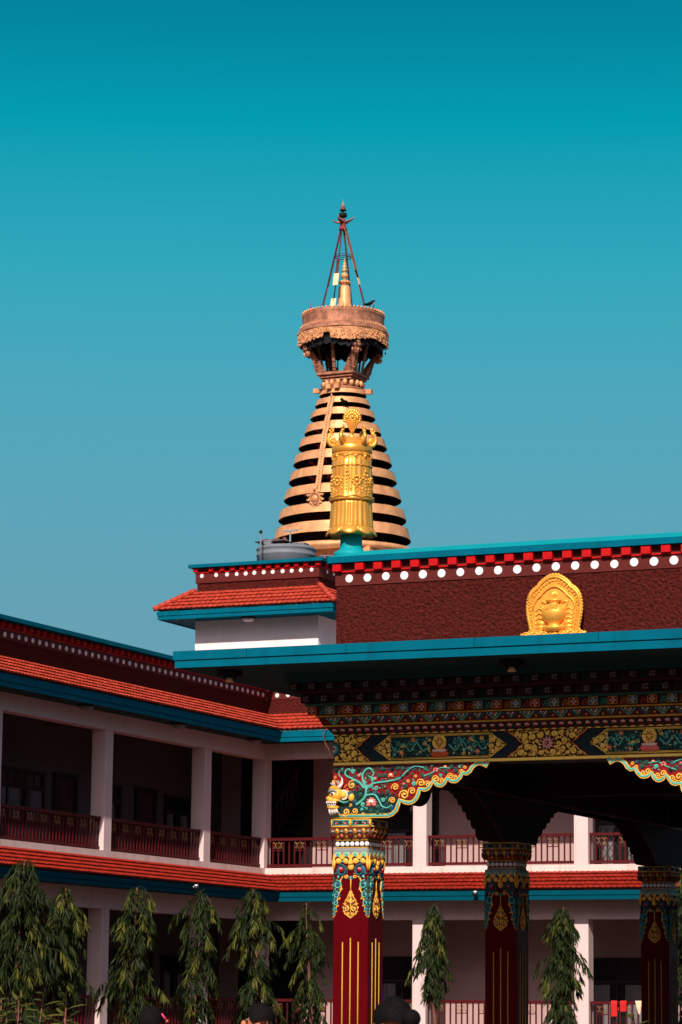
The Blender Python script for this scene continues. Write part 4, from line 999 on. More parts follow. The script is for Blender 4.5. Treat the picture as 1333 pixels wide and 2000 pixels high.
t.build('drum', VB)
t = MB()                                            # raised ornament: net of jewels, scalloped hems, tassels
def cylp(a, z, r): return Vector((GX + r * cos(a), GY + r * sin(a), z))
for zz, amp, k_, rr, rad in ((8.575, .012, 18, .009, .262), (8.155, .022, 9, .011, .286), (8.705, .020, 12, .006, .260), (8.735, .0, 1, .005, .258)):
    t.tube([cylp(a * 2 * pi / 144, zz + amp * abs(sin(k_ * a * pi / 144)), rad) for a in range(145)], rr, 'gold', 5)
for k in range(12):
    a = 2 * pi * k / 12 + .1
    t.ball(cylp(a, 8.705, .258), .020, .020, .026, 'gold', 7, 5)
    for q in range(5): b_ = a + .26 * cos(q * 1.26); t.ball(cylp(a + .07 * cos(q * 1.256), 8.71 + .030 * sin(q * 1.256), .258), .014, .014, .014, 'gold', 6, 4)
for k in range(6):
    a0 = 2 * pi * k / 6 + .15
    for q in range(13):                             # swags
        s_ = q / 12; a = a0 + (s_ - .5) * 1.0; z = 8.50 - .19 * sin(pi * s_)
        t.ball(cylp(a, z, .264), .015, .015, .019, 'gold', 6, 4)
    for q in range(8): t.ball(cylp(a0 + pi / 6, 8.53 - .045 * q, .262), .013, .013, .015, 'gold', 6, 4)
    for q in range(9):
        an = 2 * pi * q / 9; t.ball(cylp(a0 + .19 * cos(an), 8.375 + .054 * sin(an), .264), .021, .021, .021, 'gold', 6, 4)
    t.ball(cylp(a0, 8.375, .262), .028, .028, .028, 'gold', 8, 5)
    for q in range(7): an = 2 * pi * q / 7; t.ball(cylp(a0 + .10 * cos(an), 8.265 + .030 * sin(an), .264), .013, .013, .013, 'gold', 6, 4)
    for s_ in (-1, 1):
        t.ball(cylp(a0 + s_ * .30, 8.27, .264), .016, .016, .022, 'gold', 6, 4); t.ball(cylp(a0 + s_ * .30, 8.235, .266), .010, .010, .018, 'gold', 6, 4)
t.build('jewel_net', VB)
for k in range(6):                                  # scroll ornaments round the crown
    a = -2.65 + 2 * pi * k / 6; Nv = Vector((cos(a), sin(a), 0)); o = Vector((GX, GY, 8.93)) + Nv * .225
    fr = F(o, Nv, (0, 0, 1), Nv.cross(Vector((0, 0, 1)))); t = MB()
    t.spiral(fr, .025, .0, .062, 'gold', 1.5, -2.2, 1, .026, -.013, 8)
    t.vine(fr, [(-.03, -.06), (.05, -.05), (.085, .01), (.075, .065), (.045, .11)], (.032, .018), 'gold', 0, 7)
    t.spiral(fr, .05, .105, .034, 'gold', 1.3, 0, -1, .018, -.008, 7); t.spiral(fr, .035, .155, .026, 'gold', 1.2, 1, 1, .015, -.008, 7)
    for q in range(4): t.ball(fr.p(.045 + .022 * cos(q * 1.7), .14 + .024 * sin(q * 1.7), .0), .016, .016, .018, 'gold', 7, 5)
    t.ball(fr.p(.025, 0, 0), .026, .032, .026, 'gold', 10, 6)
    t.build('crown_scroll', VB)
t = MB(); fr = F((GX, GY, 9.0), U=(.91, .41, 0), N=(.41, -.91, 0))                # flame jewel
t.lathe([(.05, 8.98), (.035, 9.0), (.022, 9.03), (.03, 9.07), (.055, 9.12), (.085, 9.19), (.095, 9.25), (.07, 9.31), (.03, 9.35), (0, 9.36)], (GX, GY, 0), 'gold', 24, True,
        (Vector((.91, .41, 0)), Vector((.14, -.32, 0)), Vector((0, 0, 1))))
for k in range(15):
    a = -.30 + (pi + .60) * k / 14; u, v = .072 * cos(a), .225 + .082 * sin(a)
    for sg in (1, -1):
        f2 = fr if sg > 0 else F(fr.O, fr.U * -1, fr.V, fr.N * -1)
        t.petal(f2, u * sg, v, .055 + .022 * max(0, sin(a)), .044, (a if sg > 0 else pi - a) * .8 + pi / 2 * .2, .022, 'gold', .004 * (k % 2))
for k in range(9):
    a = .1 + (pi - .2) * k / 8; t.petal(fr, .045 * cos(a), .225 + .05 * sin(a), .060, .036, a * .7 + pi / 2 * .3, .02, 'gold', .026)
for k in range(5): t.vine(fr, [(0, .03), ((k - 2) * .022, .12), ((k - 2) * .036, .20)], (.006, .011), 'gold', .03 - .006 * abs(k - 2))
for q in range(8): t.ball(fr.p(.045 * cos(q * pi / 4), .255 + .05 * sin(q * pi / 4), .028), .016, .014, .016, 'gold', 6, 4)
t.ball(fr.p(0, .255, .03), .026, .022, .03, 'gold', 8, 6); t.build('flame_jewel', VB)

# ---------------------------------------------------------------- gilded vase plaque
PX, PZ = -12.415, 6.06
VP = empty('vase_plaque', (PX, 33.86, PZ), 'gilded arched plaque with a treasure vase on a lotus, against maroon wall', 'plaque')
fr = F((PX, 33.93, PZ))
half = [(.305, .10), (.322, .28), (.345, .38), (.356, .46), (.357, .55), (.342, .645), (.314, .70), (.280, .742), (.240, .768), (.216, .785), (.200, .815), (.152, .855), (.105, .888), (.055, .912), (0, .92)]
OL = half + [(-u, v) for u, v in half[::-1][1:]]
t = MB(); t.prism(fr, OL, 0, .055, 'goldp')
pl = t.build('back_plate', VP)
t = MB()
for sc_, rr, hh in ((1.0, .016, .05), (.965, .018, .062), (.79, .013, .066)):
    t.tube([fr.p(u * sc_, .08 + (v - .08) * (sc_ if sc_ > .9 else .82), hh) for u, v in OL], rr, 'goldp', 6)
R = random.Random(3)
def along(P, n):
    L_ = [0]; [L_.append(L_[-1] + (Vector(P[i]) - Vector(P[i - 1])).length) for i in range(1, len(P))]
    for k in range(n):
        d = L_[-1] * (k + .5) / n
        for i in range(1, len(P)):
            if L_[i] >= d: q = (d - L_[i - 1]) / (L_[i] - L_[i - 1]); yield Vector(P[i - 1]).lerp(Vector(P[i]), q), (Vector(P[i]) - Vector(P[i - 1])).normalized(); break
for p, d in along(OL, 40):
    q = Vector((p.x * .885, .08 + (p.y - .08) * .915)); t.spiral(fr, q.x, q.y, .026, 'goldp', 1.3, R.random() * 6, R.choice((-1, 1)), .010, .056, 5)
for p, d in along(OL, 52):
    q = Vector((p.x * 1.01, .08 + (p.y - .08) * 1.005)); t.ball(fr.p(q.x, q.y, .045), .019, .022, .019, 'goldp', 6, 4)
    q = Vector((p.x * .94, .08 + (p.y - .08) * .955)); t.ball(fr.p(q.x + R.uniform(-.008, .008), q.y, .062), .012, .012, .012, 'goldp', 5, 4)
t.build('scroll_border', VP)
t = MB(); ax = (Vector((1.14, 0, 0)), Vector((0, -.85, 0)), Vector((0, 0, 1)))
c = Vector((PX, 33.93 - .06, PZ))
t.lathe([(.0, .20), (.095, .205), (.135, .25), (.125, .27), (.06, .285), (.075, .31), (.115, .345), (.137, .40), (.140, .45), (.125, .50), (.085, .535), (.055, .548), (.058, .565), (.092, .585), (.095, .60), (.03, .605), (0, .61)], c, 'goldp', 32, True, ax)
t.tube([fr.p(.135 * cos(a), .262 + .012 * sin(5 * a), .055 + .075 * sin(a)) for a in [pi * k / 20 for k in range(21)]], .014, 'goldp', 6)
t.prism(fr, [(-.07, .475), (.075, .475), (.075, .535), (-.07, .535)], .150, .176, 'goldp')
t.prism(fr, [(-.052, .487), (.052, .487), (.052, .523), (-.052, .523)], .1765, .179, 'pyd')
t.build('treasure_vase', VP)
t = MB()
for sg in (-1, 1):
    t.vine(fr, [(sg * .10, .56), (sg * .15, .585), (sg * .175, .56), (sg * .16, .52), (sg * .14, .49)], (.016, .010), 'goldp', .056); t.spiral(fr, sg * .165, .575, .026, 'goldp', 1.2, 0, sg, .010, .056)
    for k in range(4): t.vine(fr, [(sg * (.15), .48 - .055 * k), (sg * .20, .50 - .06 * k), (sg * .235, .47 - .055 * k), (sg * .255, .485 - .05 * k)], (.014, .006), 'goldp', .056)
    t.petal(fr, sg * .12, .30, .13, .07, .25 if sg > 0 else pi - .25, .03, 'goldp', .056); t.petal(fr, sg * .13, .27, .12, .06, -.1 if sg > 0 else pi + .1, .03, 'goldp', .056)
for k in range(5): t.petal(fr, 0, .645, .075, .036, pi / 2 + (k - 2) * .5, .014, 'goldp', .056)
for k in range(4): t.petal(fr, -.09 + .06 * k, .13, .08, .04, pi / 2, .02, 'goldp', .056)
t.build('leaf_relief', VP)
t = MB()
for row, (zz, ww, k0, k1, L_, dz) in enumerate(((.20, .06, -3, 4, .15, 0), (.16, .11, -3, 4, .17, 0))):
    for k in range(k0, k1):
        u = k * .118 + (.059 if row == 0 else 0)
        if abs(u) > .375: continue
        t.dome(fr, u, zz - .03, .060, .055, 'goldp', ww - .03, rv=.075, n=14); t.tube([fr.p(u + .056 * cos(a), zz - .03 + .07 * sin(a), ww) for a in [pi * q / 12 for q in range(13)]], .010, 'goldp', 5)
        t.dome(fr, u, zz - .035, .024, .03, 'goldp', ww + .02, n=10)
for sg in (-1, 1): t.petal(fr, sg * .33, .13, .12, .08, .5 if sg > 0 else pi - .5, .03, 'goldp', .09)
t.prism(fr, [(-.385, -.012), (.385, -.012), (.395, .10), (-.395, .10)], 0, .12, 'goldp'); t.build('lotus_base', VP)

# ---------------------------------------------------------------- spotlights under the canopy, ceiling lamps, eave lamps
def spot(x, y, label):
    r = empty('spotlight', (x, y, 5.835), label, 'lamp', 'spotlights under the canopy')
    t = MB(); t.box(x - .12, x + .12, y - .12, y + .12, 5.76, 5.834, 'black'); t.lathe([(.10, 5.76), (.10, 5.735), (.095, 5.735), (.095, 5.76)], (x, y, 0), 'black', 20); t.build('housing', r)
    t = MB(); t.lathe([(.0, 5.775), (.028, 5.76), (.040, 5.72), (.055, 5.69), (.05, 5.69), (0, 5.70)], (x, y, 0), 'palegilt', 20); t.build('bulb', r)
spot(-12.66, 33.05, 'small pale spotlight under the canopy below the vase plaque'); spot(-16.42, 32.95, 'small pale spotlight under the free end of the teal canopy')
def clamp(p, label):
    p = Vector(p); r = empty('ceiling_lamp', p, label, 'lamp', 'round ceiling lamps under the eaves')
    t = MB(); t.lathe([(.17, 0), (.17, -.03), (.15, -.045)], p, 'frame', 24); t.build('rim', r)
    t = MB(); t.lathe([(.145, -.04), (.13, -.075), (.08, -.105), (0, -.115)], p, 'pgrey' if p.z < 9 else 'wallw', 24); t.build('diffuser', r)
clamp((-27.63, 49.3, 7.395), 'round ceiling lamp under the upper eave, farthest from the inner corner'); clamp((-27.63, 53.15, 7.395), 'round ceiling lamp under the upper eave, middle one of three')
clamp((-27.63, 56.7, 7.395), 'round ceiling lamp under the upper eave, beside the inner corner'); clamp((-29.31, 59.72, 10.49), 'white domed lamp under the teal eave of the rooftop tower')
def elamp(p, n, label):
    p = Vector(p); n = Vector(n); r = empty('eave_lamp', p, label, 'lamp', 'small globe lamps on the lower eaves')
    t = MB(); t.tube([p, p + n * .07 + Vector((0, 0, -.02))], .018, 'steel', 8); t.build('bracket', r)
    t = MB(); t.ball(p + n * .10 + Vector((0, 0, -.03)), .055, .055, .055, 'glass', 14, 10); t.ball(p + n * .10 + Vector((0, 0, .015)), .04, .04, .025, 'white', 12, 6); t.build('globe', r)
elamp((XW + .635, 53.3, 4.09), (1, 0, 0), 'small globe lamp on the teal fascia above the ashoka trees'); elamp((-22.75, YB - .635, 4.09), (0, -1, 0), 'small globe lamp on the teal fascia just beside the shaded pillar')

# ---------------------------------------------------------------- rooftop tanks, pole, cable, laundry
def tank(c, r, h, label, lid=True):
    c = Vector(c); o = empty('water_tank', c, label, 'water tank', 'water tanks on the tower roof')
    t = MB(); t.lathe([(r, 0), (r, h * .50), (r * 1.02, h * .52), (r * 1.02, h * .58), (r, h * .60), (r, h * .74), (r * 1.025, h * .76), (r * 1.025, h * .80), (r * .985, h * .82), (r * .95, h * .88), (r * .35, h * .97), (0, h * .97)], c, 'tank', 56)
    t.box(c.x - r * .50, c.x - r * .22, c.y - r * .75, c.y - r * .45, c.z + h * .86, c.z + h * 1.04, 'tank'); t.box(c.x + r * .55, c.x + r * .85, c.y - r * .40, c.y, c.z + h * .84, c.z + h * .98, 'tank'); t.box(c.x + .02, c.x + r * .6, c.y - r * .5, c.y + .1, c.z + h * .86, c.z + h * .96, 'tank')
    t.build('barrel', o)
    t = MB(); t.bar((c.x - r * .85, c.y - r * .35, c.z + h * 1.045), (c.x + r * .25, c.y - r * .35, c.z + h * 1.05), r * .7, .025, 'frame'); t.bar((c.x - r * .5, c.y - r * .5, c.z + h * 1.075), (c.x + r * .3, c.y - r * .45, c.z + h * 1.065), .30, .012, 'steel')
    t.build('lid_board', o)
    t = MB(); R = random.Random(int(c.x * 10))
    for k in range(9): x = c.x - r * .62 + k * r * .1; t.ball((x, c.y - r * .4 + R.uniform(-.1, .1), c.z + h * 1.105), R.uniform(.05, .10), .07, R.uniform(.03, .065), 'tanklid', 7, 5)
    t.build('rusty_scrap', o)
    return o
tank((-29.19, 61.45, 11.80), .69, .61, 'wide grey water tank with rusty scrap on its lid, beside thin pole')
t = MB(); t.bar((-28.88, 61.0, 12.40), (-28.88, 61.0, 12.66), .03, .03, 'steel'); t.bar((-29.06, 61.0, 12.66), (-28.70, 61.0, 12.66), .05, .04, 'steel'); tag(t.build('tap_valve'), 'small steel tee valve standing on the wide grey water tank', 'valve')
tank((-29.52, 65.2, 11.80), .66, .80, 'second grey water tank, mostly hidden behind the teal pedestal')
o = empty('aerial_pole', (-29.45, 60.6, 11.80), 'thin grey pole beside the water tank on tower roof', 'pole')
t = MB(); t.tube([(-29.45, 60.6, 11.8), (-29.45, 60.6, 12.58)], .018, 'tank', 8); t.build('mast', o); t = MB(); t.ball((-29.44, 60.58, 12.60), .045, .04, .04, 'black', 8, 6); t.build('tip', o)
t = MB(); P = [(-26.22, 57.34, 7.63), (-26.27, 57.28, 7.52), (-26.26, 57.27, 7.40), (-26.20, 57.26, 7.28), (-26.12, 57.24, 7.17), (-26.09, 57.24, 7.06), (-26.10, 57.25, 6.98)]
t.tube(P, .010, 'bark', 5); t.tube([(-26.22, 57.25, 7.3), (-26.19, 57.24, 7.22), (-26.17, 57.22, 7.15)], .006, 'bark', 5); tag(t.build('dangling_wire'), 'thin dry wire dangling from the tiled eave beside the carved beam', 'wire')
def cloth(x, w, h, m, name, label, taper):
    t = MB(); vs = []; n, k = 12, 9; y = 57.95
    for s_ in (1, -1):
        for i in range(k + 1):
            q = i / k
            for j in range(n + 1):
                u = (j / n - .5) * w * (1 - taper * q * (1 if j > n * .4 or taper < .3 else 1.6)); vs.append((x + u, y + .14 + s_ * (.07 + .012 * sin(j * 1.9 + q * 2)) * (1 if i else .8), ZL + .67 - (h * q if s_ < 0 else h * .6 * q)))
    N_ = (k + 1) * (n + 1)
    fs = [(b_ + i * (n + 1) + j, b_ + i * (n + 1) + j + 1, b_ + (i + 1) * (n + 1) + j + 1, b_ + (i + 1) * (n + 1) + j) for b_ in (0, N_) for i in range(k) for j in range(n)]
    fs += [(j, j + 1, N_ + j + 1, N_ + j) for j in range(n)]
    t.add(vs, fs, m, True); tag(t.build(name), label, 'laundry', 'laundry on the lower railing')
cloth(-19.98, .13, .32, 'redcloth', 'hanging_cloth', 'longer bright red cloth hung over the lower railing', .1); cloth(-19.78, .14, .22, 'redcloth', 'hanging_cloth', 'shorter bright red cloth hung over the lower railing', .12); cloth(-19.45, .15, .27, 'creamcloth', 'hanging_cloth', 'cream cloth narrowing to a point on lower railing', .62)

# ---------------------------------------------------------------- stupa spire behind
AX, AY = -42.9, 95.0
ST = empty('stupa_spire', (AX, AY, 0), 'tall gilded stupa spire of stacked rings under a tattered parasol', 'stupa')
C0 = Vector((AX, AY, 0)); rng = random.Random(11)
def stp(mb, n, p=None): return mb.build(n, p or ST)
t = MB(); t.lathe([(11, 0), (11, 3), (9.5, 3), (9.5, 5), (8.4, 5), (8.3, 7), (7.6, 9.5), (6., 12), (3.4, 13.6), (0, 14)], C0, 'wallw', 64); stp(t, 'dome')
t = MB(); t.box(AX - 1.7, AX + 1.7, AY - 1.7, AY + 1.7, 13., 17.2, 'bronze'); t.box(AX - 1.9, AX + 1.9, AY - 1.9, AY + 1.9, 17.2, 17.75, 'bronze'); stp(t, 'square_base')
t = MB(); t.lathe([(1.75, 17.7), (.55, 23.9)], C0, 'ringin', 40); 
for k in range(10):
    for q in range(3):                              # flaking red struts inside the rings
        a = -2.2 + q * .55 + .2 * sin(k * 3); z = 18.2 + k * .6; r = 2.2 - .17 * k
        t.bar((AX + r * .72 * cos(a), AY + r * .72 * sin(a), z + .42), (AX + r * .88 * cos(a + .1), AY + r * .88 * sin(a + .1), z + .50), .16, .05, 'ironr')
stp(t, 'core')
RINGS = [(.862, 23.61, .18), (1.008, 23.22, .24), (1.182, 22.76, .29), (1.395, 22.19, .33), (1.602, 21.66, .345), (1.787, 21.06, .355), (1.953, 20.41, .37), (2.122, 19.74, .385), (2.307, 19.01, .395), (2.472, 18.28, .45)]
for r, z, h in RINGS:
    h *= .90; z += .015; t = MB(); d = .045 + h * .14
    wob = lambda a, i, k=r: 1 + .003 * sin(5 * a + k * 9) + .002 * sin(13 * a + k * 5)
    t.lathe([(r, z), (r - d, z + h)], C0, 'bronze', 96, True, wave=wob, caps=False)
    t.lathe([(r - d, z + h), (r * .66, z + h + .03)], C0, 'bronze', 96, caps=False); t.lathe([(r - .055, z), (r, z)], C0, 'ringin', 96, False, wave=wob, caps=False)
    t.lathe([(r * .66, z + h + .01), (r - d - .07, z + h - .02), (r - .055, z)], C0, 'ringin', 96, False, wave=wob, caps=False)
    stp(t, 'ring')
t = MB(); t.lathe([(2.6, 17.75), (2.55, 17.95), (2.0, 18.0)], C0, 'bronze', 72); stp(t, 'foot_ring')
t = MB(); rr = [(r, z, h) for r, z, h in RINGS[1:8]]                             # hanging strap down the sunny side
pts = []
for r, z, h in rr: pts += [Vector((AX, AY - r + .02, z + h * .9 + .015)), Vector((AX, AY - r - .035, z + .015))]
top = Vector((AX - .02, AY - .93, 23.45)); pts = [top] + pts
for a, b_ in zip(pts[:-1], pts[1:]): t.bar(a, b_ + (b_ - a) * .02, .20, .03, 'bronze', up=(0, 1, 0))
for a, b_ in zip(pts[:-1], pts[1:]):
    for q in (.25, .6, .9): p = a.lerp(b_, q); t.ball(p + Vector((0, -.03, 0)), .025, .02, .025, 'bronzed', 6, 4)
fs_ = F((AX - .03, AY - 2.30, 19.50), U=(1, 0, 0), V=(0, -.18, .98), N=(0, -.98, -.18))
t.prism(fs_, [(.21 * cos(a) * (1 - .25 * max(0, sin(a)) * 0), .27 * sin(a)) for a in [2 * pi * k / 28 for k in range(28)]], -.03, .02, 'bronze')
t.tube([fs_.p(.15 * cos(a) * (1 if sin(a) > 0 else (1 + .45 * sin(a))), .20 * sin(a), .03) for a in [2 * pi * k / 28 for k in range(29)]], .02, 'bronzed', 6)
for k in range(12):
    a = 2 * pi * k / 12; t.dome(fs_, .225 * cos(a), .275 * sin(a), .05, .03, 'bronze', -.02, n=8)
t.dome(fs_, 0, 0, .12, .05, 'bronze', .02); t.bar(fs_.p(-.05, .30, .03), fs_.p(.19, .42, .06), .05, .03, 'bronze'); t.bar(fs_.p(-.12, .42, .03), fs_.p(.02, .30, .05), .05, .03, 'bronze')
for sg in (-1, 1):
    for v in (.12, -.05): t.petal(fs_, sg * .22, v, .13, .08, .2 if sg > 0 else pi - .2, .03, 'bronze', 0)
stp(t, 'strap')
# neck: disc with crossing beams, beads, square slab
t = MB(); t.lathe([(.62, 23.74), (.74, 23.80), (.74, 23.88), (.66, 23.93), (.55, 23.95), (.55, 24.18)], C0, 'bronzed', 40); stp(t, 'neck_disc')
for i in range(2):
    for s_ in (-.16, .16) if i else (0,):
        t = MB(); tilt = -.10 if not i else .05
        A_, B_ = ((AX - 1.13, AY + s_, 23.93), (AX + 1.13, AY + s_, 23.71)) if not i else ((AX + s_, AY - .95, 23.84), (AX + s_, AY + .95, 23.9))
        t.bar(A_, B_, .17, .15, 'bronzed')
        for p, q in ((A_, B_), (B_, A_)): p, q = Vector(p), Vector(q); d = (q - p).normalized(); t.bar(p - d * .02, p + d * .20, .18, .16, 'bronze')
        stp(t, 'cross_beam')
for k in range(18):
    a = 2 * pi * k / 18; t = MB(); t.ball((AX + .71 * cos(a), AY + .71 * sin(a), 24.03), .095, .095, .125, 'bronze', 12, 8); stp(t, 'bead')
for k, (s_, z0, z1) in enumerate(((.585, 24.14, 24.235), (.655, 24.235, 24.33), (.735, 24.33, 24.45))):
    t = MB(); t.bbox(AX - s_, AX + s_, AY - s_, AY + s_, z0, z1 - .014, 'bronzed', .012); stp(t, 'square_slab')
for sx, sy in ((1, -1), (-1, -1), (1, 1), (-1, 1)):     # folded corner figures leaning outwards
    t = MB(); b0 = Vector((AX + sx * .74, AY + sy * .74, 24.45)); tip = Vector((AX + sx * 1.07, AY + sy * 1.07, 25.72)); e1 = b0 - Vector((sx * .40, 0, 0)); e2 = b0 - Vector((0, sy * .40, 0))
    m1, m2 = b0.lerp(tip, .62) - Vector((sx * .13, 0, 0)), b0.lerp(tip, .62) - Vector((0, sy * .13, 0)); mm = b0.lerp(tip, .62)
    inn = b0 - Vector((sx * .30, sy * .30, 0)); mi_ = b0.lerp(tip, .6) - Vector((sx * .12, sy * .12, 0))
    t.add([b0, e1, e2, mm, m1, m2, tip, inn, mi_], [(0, 3, 4, 1), (0, 2, 5, 3), (3, 6, 4), (3, 5, 6), (1, 4, 8, 7), (2, 7, 8, 5), (4, 6, 8), (5, 8, 6)], 'bronzed')
    for wgt, e_, Nn in ((1, e1, (0, sy, 0)), (2, e2, (sx, 0, 0))):
        for q in range(6):
            p = b0.lerp(e_, .2 + .5 * (q % 3) / 2) + (tip - b0) * (.06 + .13 * q) * .8 - (b0 - e_) * 0
            lim = 1 - q / 8.
            p = b0.lerp(e_, (.12 + .6 * ((q * 5) % 4) / 4) * lim) + (tip - b0) * (.05 + .10 * q)
            t.ball(p, .045, .045, .03, 'bronzed', 8, 5)
            t.tube([p + Vector(Nn) * .03, p + (tip - b0) * .06 + Vector(Nn) * .04, p + (tip - b0) * .02 + (e_ - b0) * .2 + Vector(Nn) * .03], .016, 'bronzed', 5)
    fig = stp(t, 'corner_figure')
    t = MB(); h = b0.lerp(tip, .52) + Vector((sx, sy, 0)) * .05; dd = Vector((sx, sy, -.45)).normalized(); ri = Vector((-sy, sx, 0)).normalized(); up = ri.cross(dd) if ri.cross(dd).z > 0 else dd.cross(ri)
    t.ball(h, .135, .12, .165, 'bronzed', 14, 10, (ri, dd, up)); t.ball(h + up * .17, .17, .15, .10, 'bronzed', 12, 6, (ri, dd, up)); t.ball(h + up * .27, .13, .12, .09, 'bronzed', 10, 6, (ri, dd, up))
    t.ball(h + dd * .14, .03, .045, .06, 'bronze', 8, 6, (ri, dd, up)); t.tube([h + dd * .12 + ri * -.06 - up * .09, h + dd * .15 - up * .085, h + dd * .12 + ri * .06 - up * .09], .014, 'bronzed', 5)
    for s2 in (-1, 1): t.ball(h + dd * .115 + ri * s2 * .062 + up * .035, .034, .02, .016, 'bronzed', 8, 4, (ri, dd, up)); t.ball(h + ri * s2 * .16, .03, .04, .07, 'bronze', 6, 6, (ri, dd, up))
    t.build('face', fig)
for k in range(4):                                  # leaning struts and thin poles carrying the parasol
    a = k * pi / 2; u = Vector((cos(a), sin(a), 0)); v = Vector((-sin(a), cos(a), 0)); t = MB()
    t.bar(C0 + u * .74 + Vector((0, 0, 24.45)), C0 + u * 1.08 + Vector((0, 0, 26.0)), .11, .05, 'bronzed', up=u); 
    for q in range(6): t.ball(C0 + u * (.80 + .045 * q) + Vector((0, 0, 24.58 + .2 * q)), .05, .05, .03, 'bronzed', 6, 4)
    stp(t, 'strut')
    for s_ in (-.4, .4):
        t = MB(); t.tube([C0 + u * .45 + v * s_ + Vector((0, 0, 24.45)), C0 + u * .62 + v * s_ * 1.3 + Vector((0, 0, 26.2))], .025, 'black', 6); stp(t, 'thin_pole')
t = MB(); t.tube([C0 + Vector((.75 * cos(a), .75 * sin(a), 25.35)) for a in [2 * pi * k / 24 for k in range(25)]], .018, 'black', 5); t.tube([C0 + Vector((.85 * cos(a), .85 * sin(a), 25.5)) for a in [2 * pi * k / 24 for k in range(25)]], .018, 'black', 5); stp(t, 'hoop')
# parasol
t = MB(); t.lathe([(0, 26.60), (1.40, 26.60), (1.49, 26.63), (1.50, 26.60), (1.485, 26.52), (1.49, 26.30), (1.51, 26.16)], C0, 'bronzed', 96, True, wave=lambda a, i: 1 + .006 * sin(7 * a) + .004 * sin(23 * a), caps=False)
t.lathe([(1.51, 26.18), (1.55, 26.10), (1.62, 26.0), (1.665, 25.93), (1.66, 25.88), (1.58, 25.90)], C0, 'bronzed', 96, True, wave=lambda a, i: 1 + .008 * sin(9 * a + 1), caps=False)
t.lathe([(1.50, 25.92), (1.40, 26.5), (0, 26.55)], C0, 'black', 48, caps=False); drum = stp(t, 'parasol')
t = MB()
for zz, r_, b_, n_ in ((26.645, 1.485, .050, 64), (26.555, 1.505, .016, 120), (26.16, 1.525, .020, 110), (26.10, 1.56, .030, 84), (25.90, 1.665, .016, 120)):
    for k in range(n_):
        a = 2 * pi * k / n_; t.ball(C0 + Vector((r_ * cos(a), r_ * sin(a), zz)), b_, b_, b_ * 1.1, 'bronze', 6, 4)
t.build('beaded_trim', drum)
def torn(a):                                        # how far down the hanging skirt reaches, with tears
    s_ = .40 + .05 * sin(5 * a + .6) + .05 * abs(sin(26 * a))
    if -1.62 < a < -1.45: s_ *= .52
    if abs(a + 2.6) < .07 or abs(a - 2.2) < .15: s_ *= .6
    return s_
t = MB(); n_ = 220; vs = []
for k in range(n_):
    a = -pi + 2 * pi * k / n_; L_ = torn(a)
    for q in range(6):
        r_ = 1.648 - .045 * q / 5 + .016 * sin(34 * a) * q / 5 + .008 * rng.uniform(-1, 1); vs.append(C0 + Vector((r_ * cos(a), r_ * sin(a), 25.90 - L_ * q / 5)))
t.add(vs, [(k * 6 + q, ((k + 1) % n_) * 6 + q, ((k + 1) % n_) * 6 + q + 1, k * 6 + q + 1) for k in range(n_) for q in range(5)], 'bronze', True)
for k in range(110):
    a = 2 * pi * k / 110 - pi; L_ = torn(a)
    for q in range(4):
        q = rng.random(); t.ball(C0 + Vector((1.635 * cos(a + q * .05), 1.635 * sin(a + q * .05), 25.88 - L_ * q)), .030, .030, rng.uniform(.02, .05), 'bronze', 5, 4)
t.build('hanging_skirt', drum)
t = MB(); vs = []
for k in range(160):
    a = 2 * pi * k / 160; L_ = .60 + .10 * abs(sin(17 * a)) + .06 * sin(5 * a)
    for q in (0, 1): vs.append(C0 + Vector(((1.50 - .05 * q) * cos(a), (1.50 - .05 * q) * sin(a), 25.92 - L_ * q)))
t.add(vs, [(k * 2, ((k + 1) % 160) * 2, ((k + 1) % 160) * 2 + 1, k * 2 + 1) for k in range(160)], 'black', True); t.build('inner_lining', drum)
for k in range(12):
    a = 2 * pi * k / 12 + .2; r_ = 1.62 if k % 3 else 1.3; t = MB(); p = C0 + Vector((r_ * cos(a), r_ * sin(a), 25.40)); t.tube([p + Vector((0, 0, .3)), p], .006, 'black', 4); t.lathe([(.035, -.09), (.02, -.02), (.006, 0)], p, 'black', 8); stp(t, 'hanging_bell')
for a, h_ in ((-2.75, .30), (-2.1, .42), (-1.15, .26), (-.30, .45), (.4, .3), (2.4, .3)):
    t = MB(); p = C0 + Vector((1.45 * cos(a), 1.45 * sin(a), 26.6)); t.tube([p, p + Vector((0, 0, h_))], [.022, .008], 'ironr', 5); stp(t, 'spike')
# bell, bulbs and the four-legged frame above
B0 = C0 + Vector((.05, 0, 0)); t = MB()
t.lathe([(.27, 26.60), (.285, 26.98), (.27, 27.02), (.262, 27.05), (.215, 27.70), (.19, 27.74), (.10, 27.78)], B0, 'bronze', 40); stp(t, 'bell')
t = MB(); t.lathe([(.10, 27.76), (.12, 27.80), (.19, 27.84), (.205, 27.89), (.16, 27.94), (.07, 27.97), (.045, 28.01), (.12, 28.05), (.15, 28.13), (.12, 28.21), (.05, 28.25), (.055, 28.28), (.11, 28.31), (.12, 28.35), (.05, 28.39), (.085, 28.43), (.09, 28.47), (.045, 28.51), (.065, 28.56), (.055, 28.62), (.03, 28.66), (.045, 28.70), (.03, 28.76), (0, 28.80)], B0, 'bronze', 28)
for k in range(14): a = 2 * pi * k / 14; t.ball(B0 + Vector((.18 * cos(a), .18 * sin(a), 27.88)), .045, .045, .05, 'bronze', 6, 5)
stp(t, 'bulb_finial')
TP = C0 + Vector((-.02, 0, 29.93))
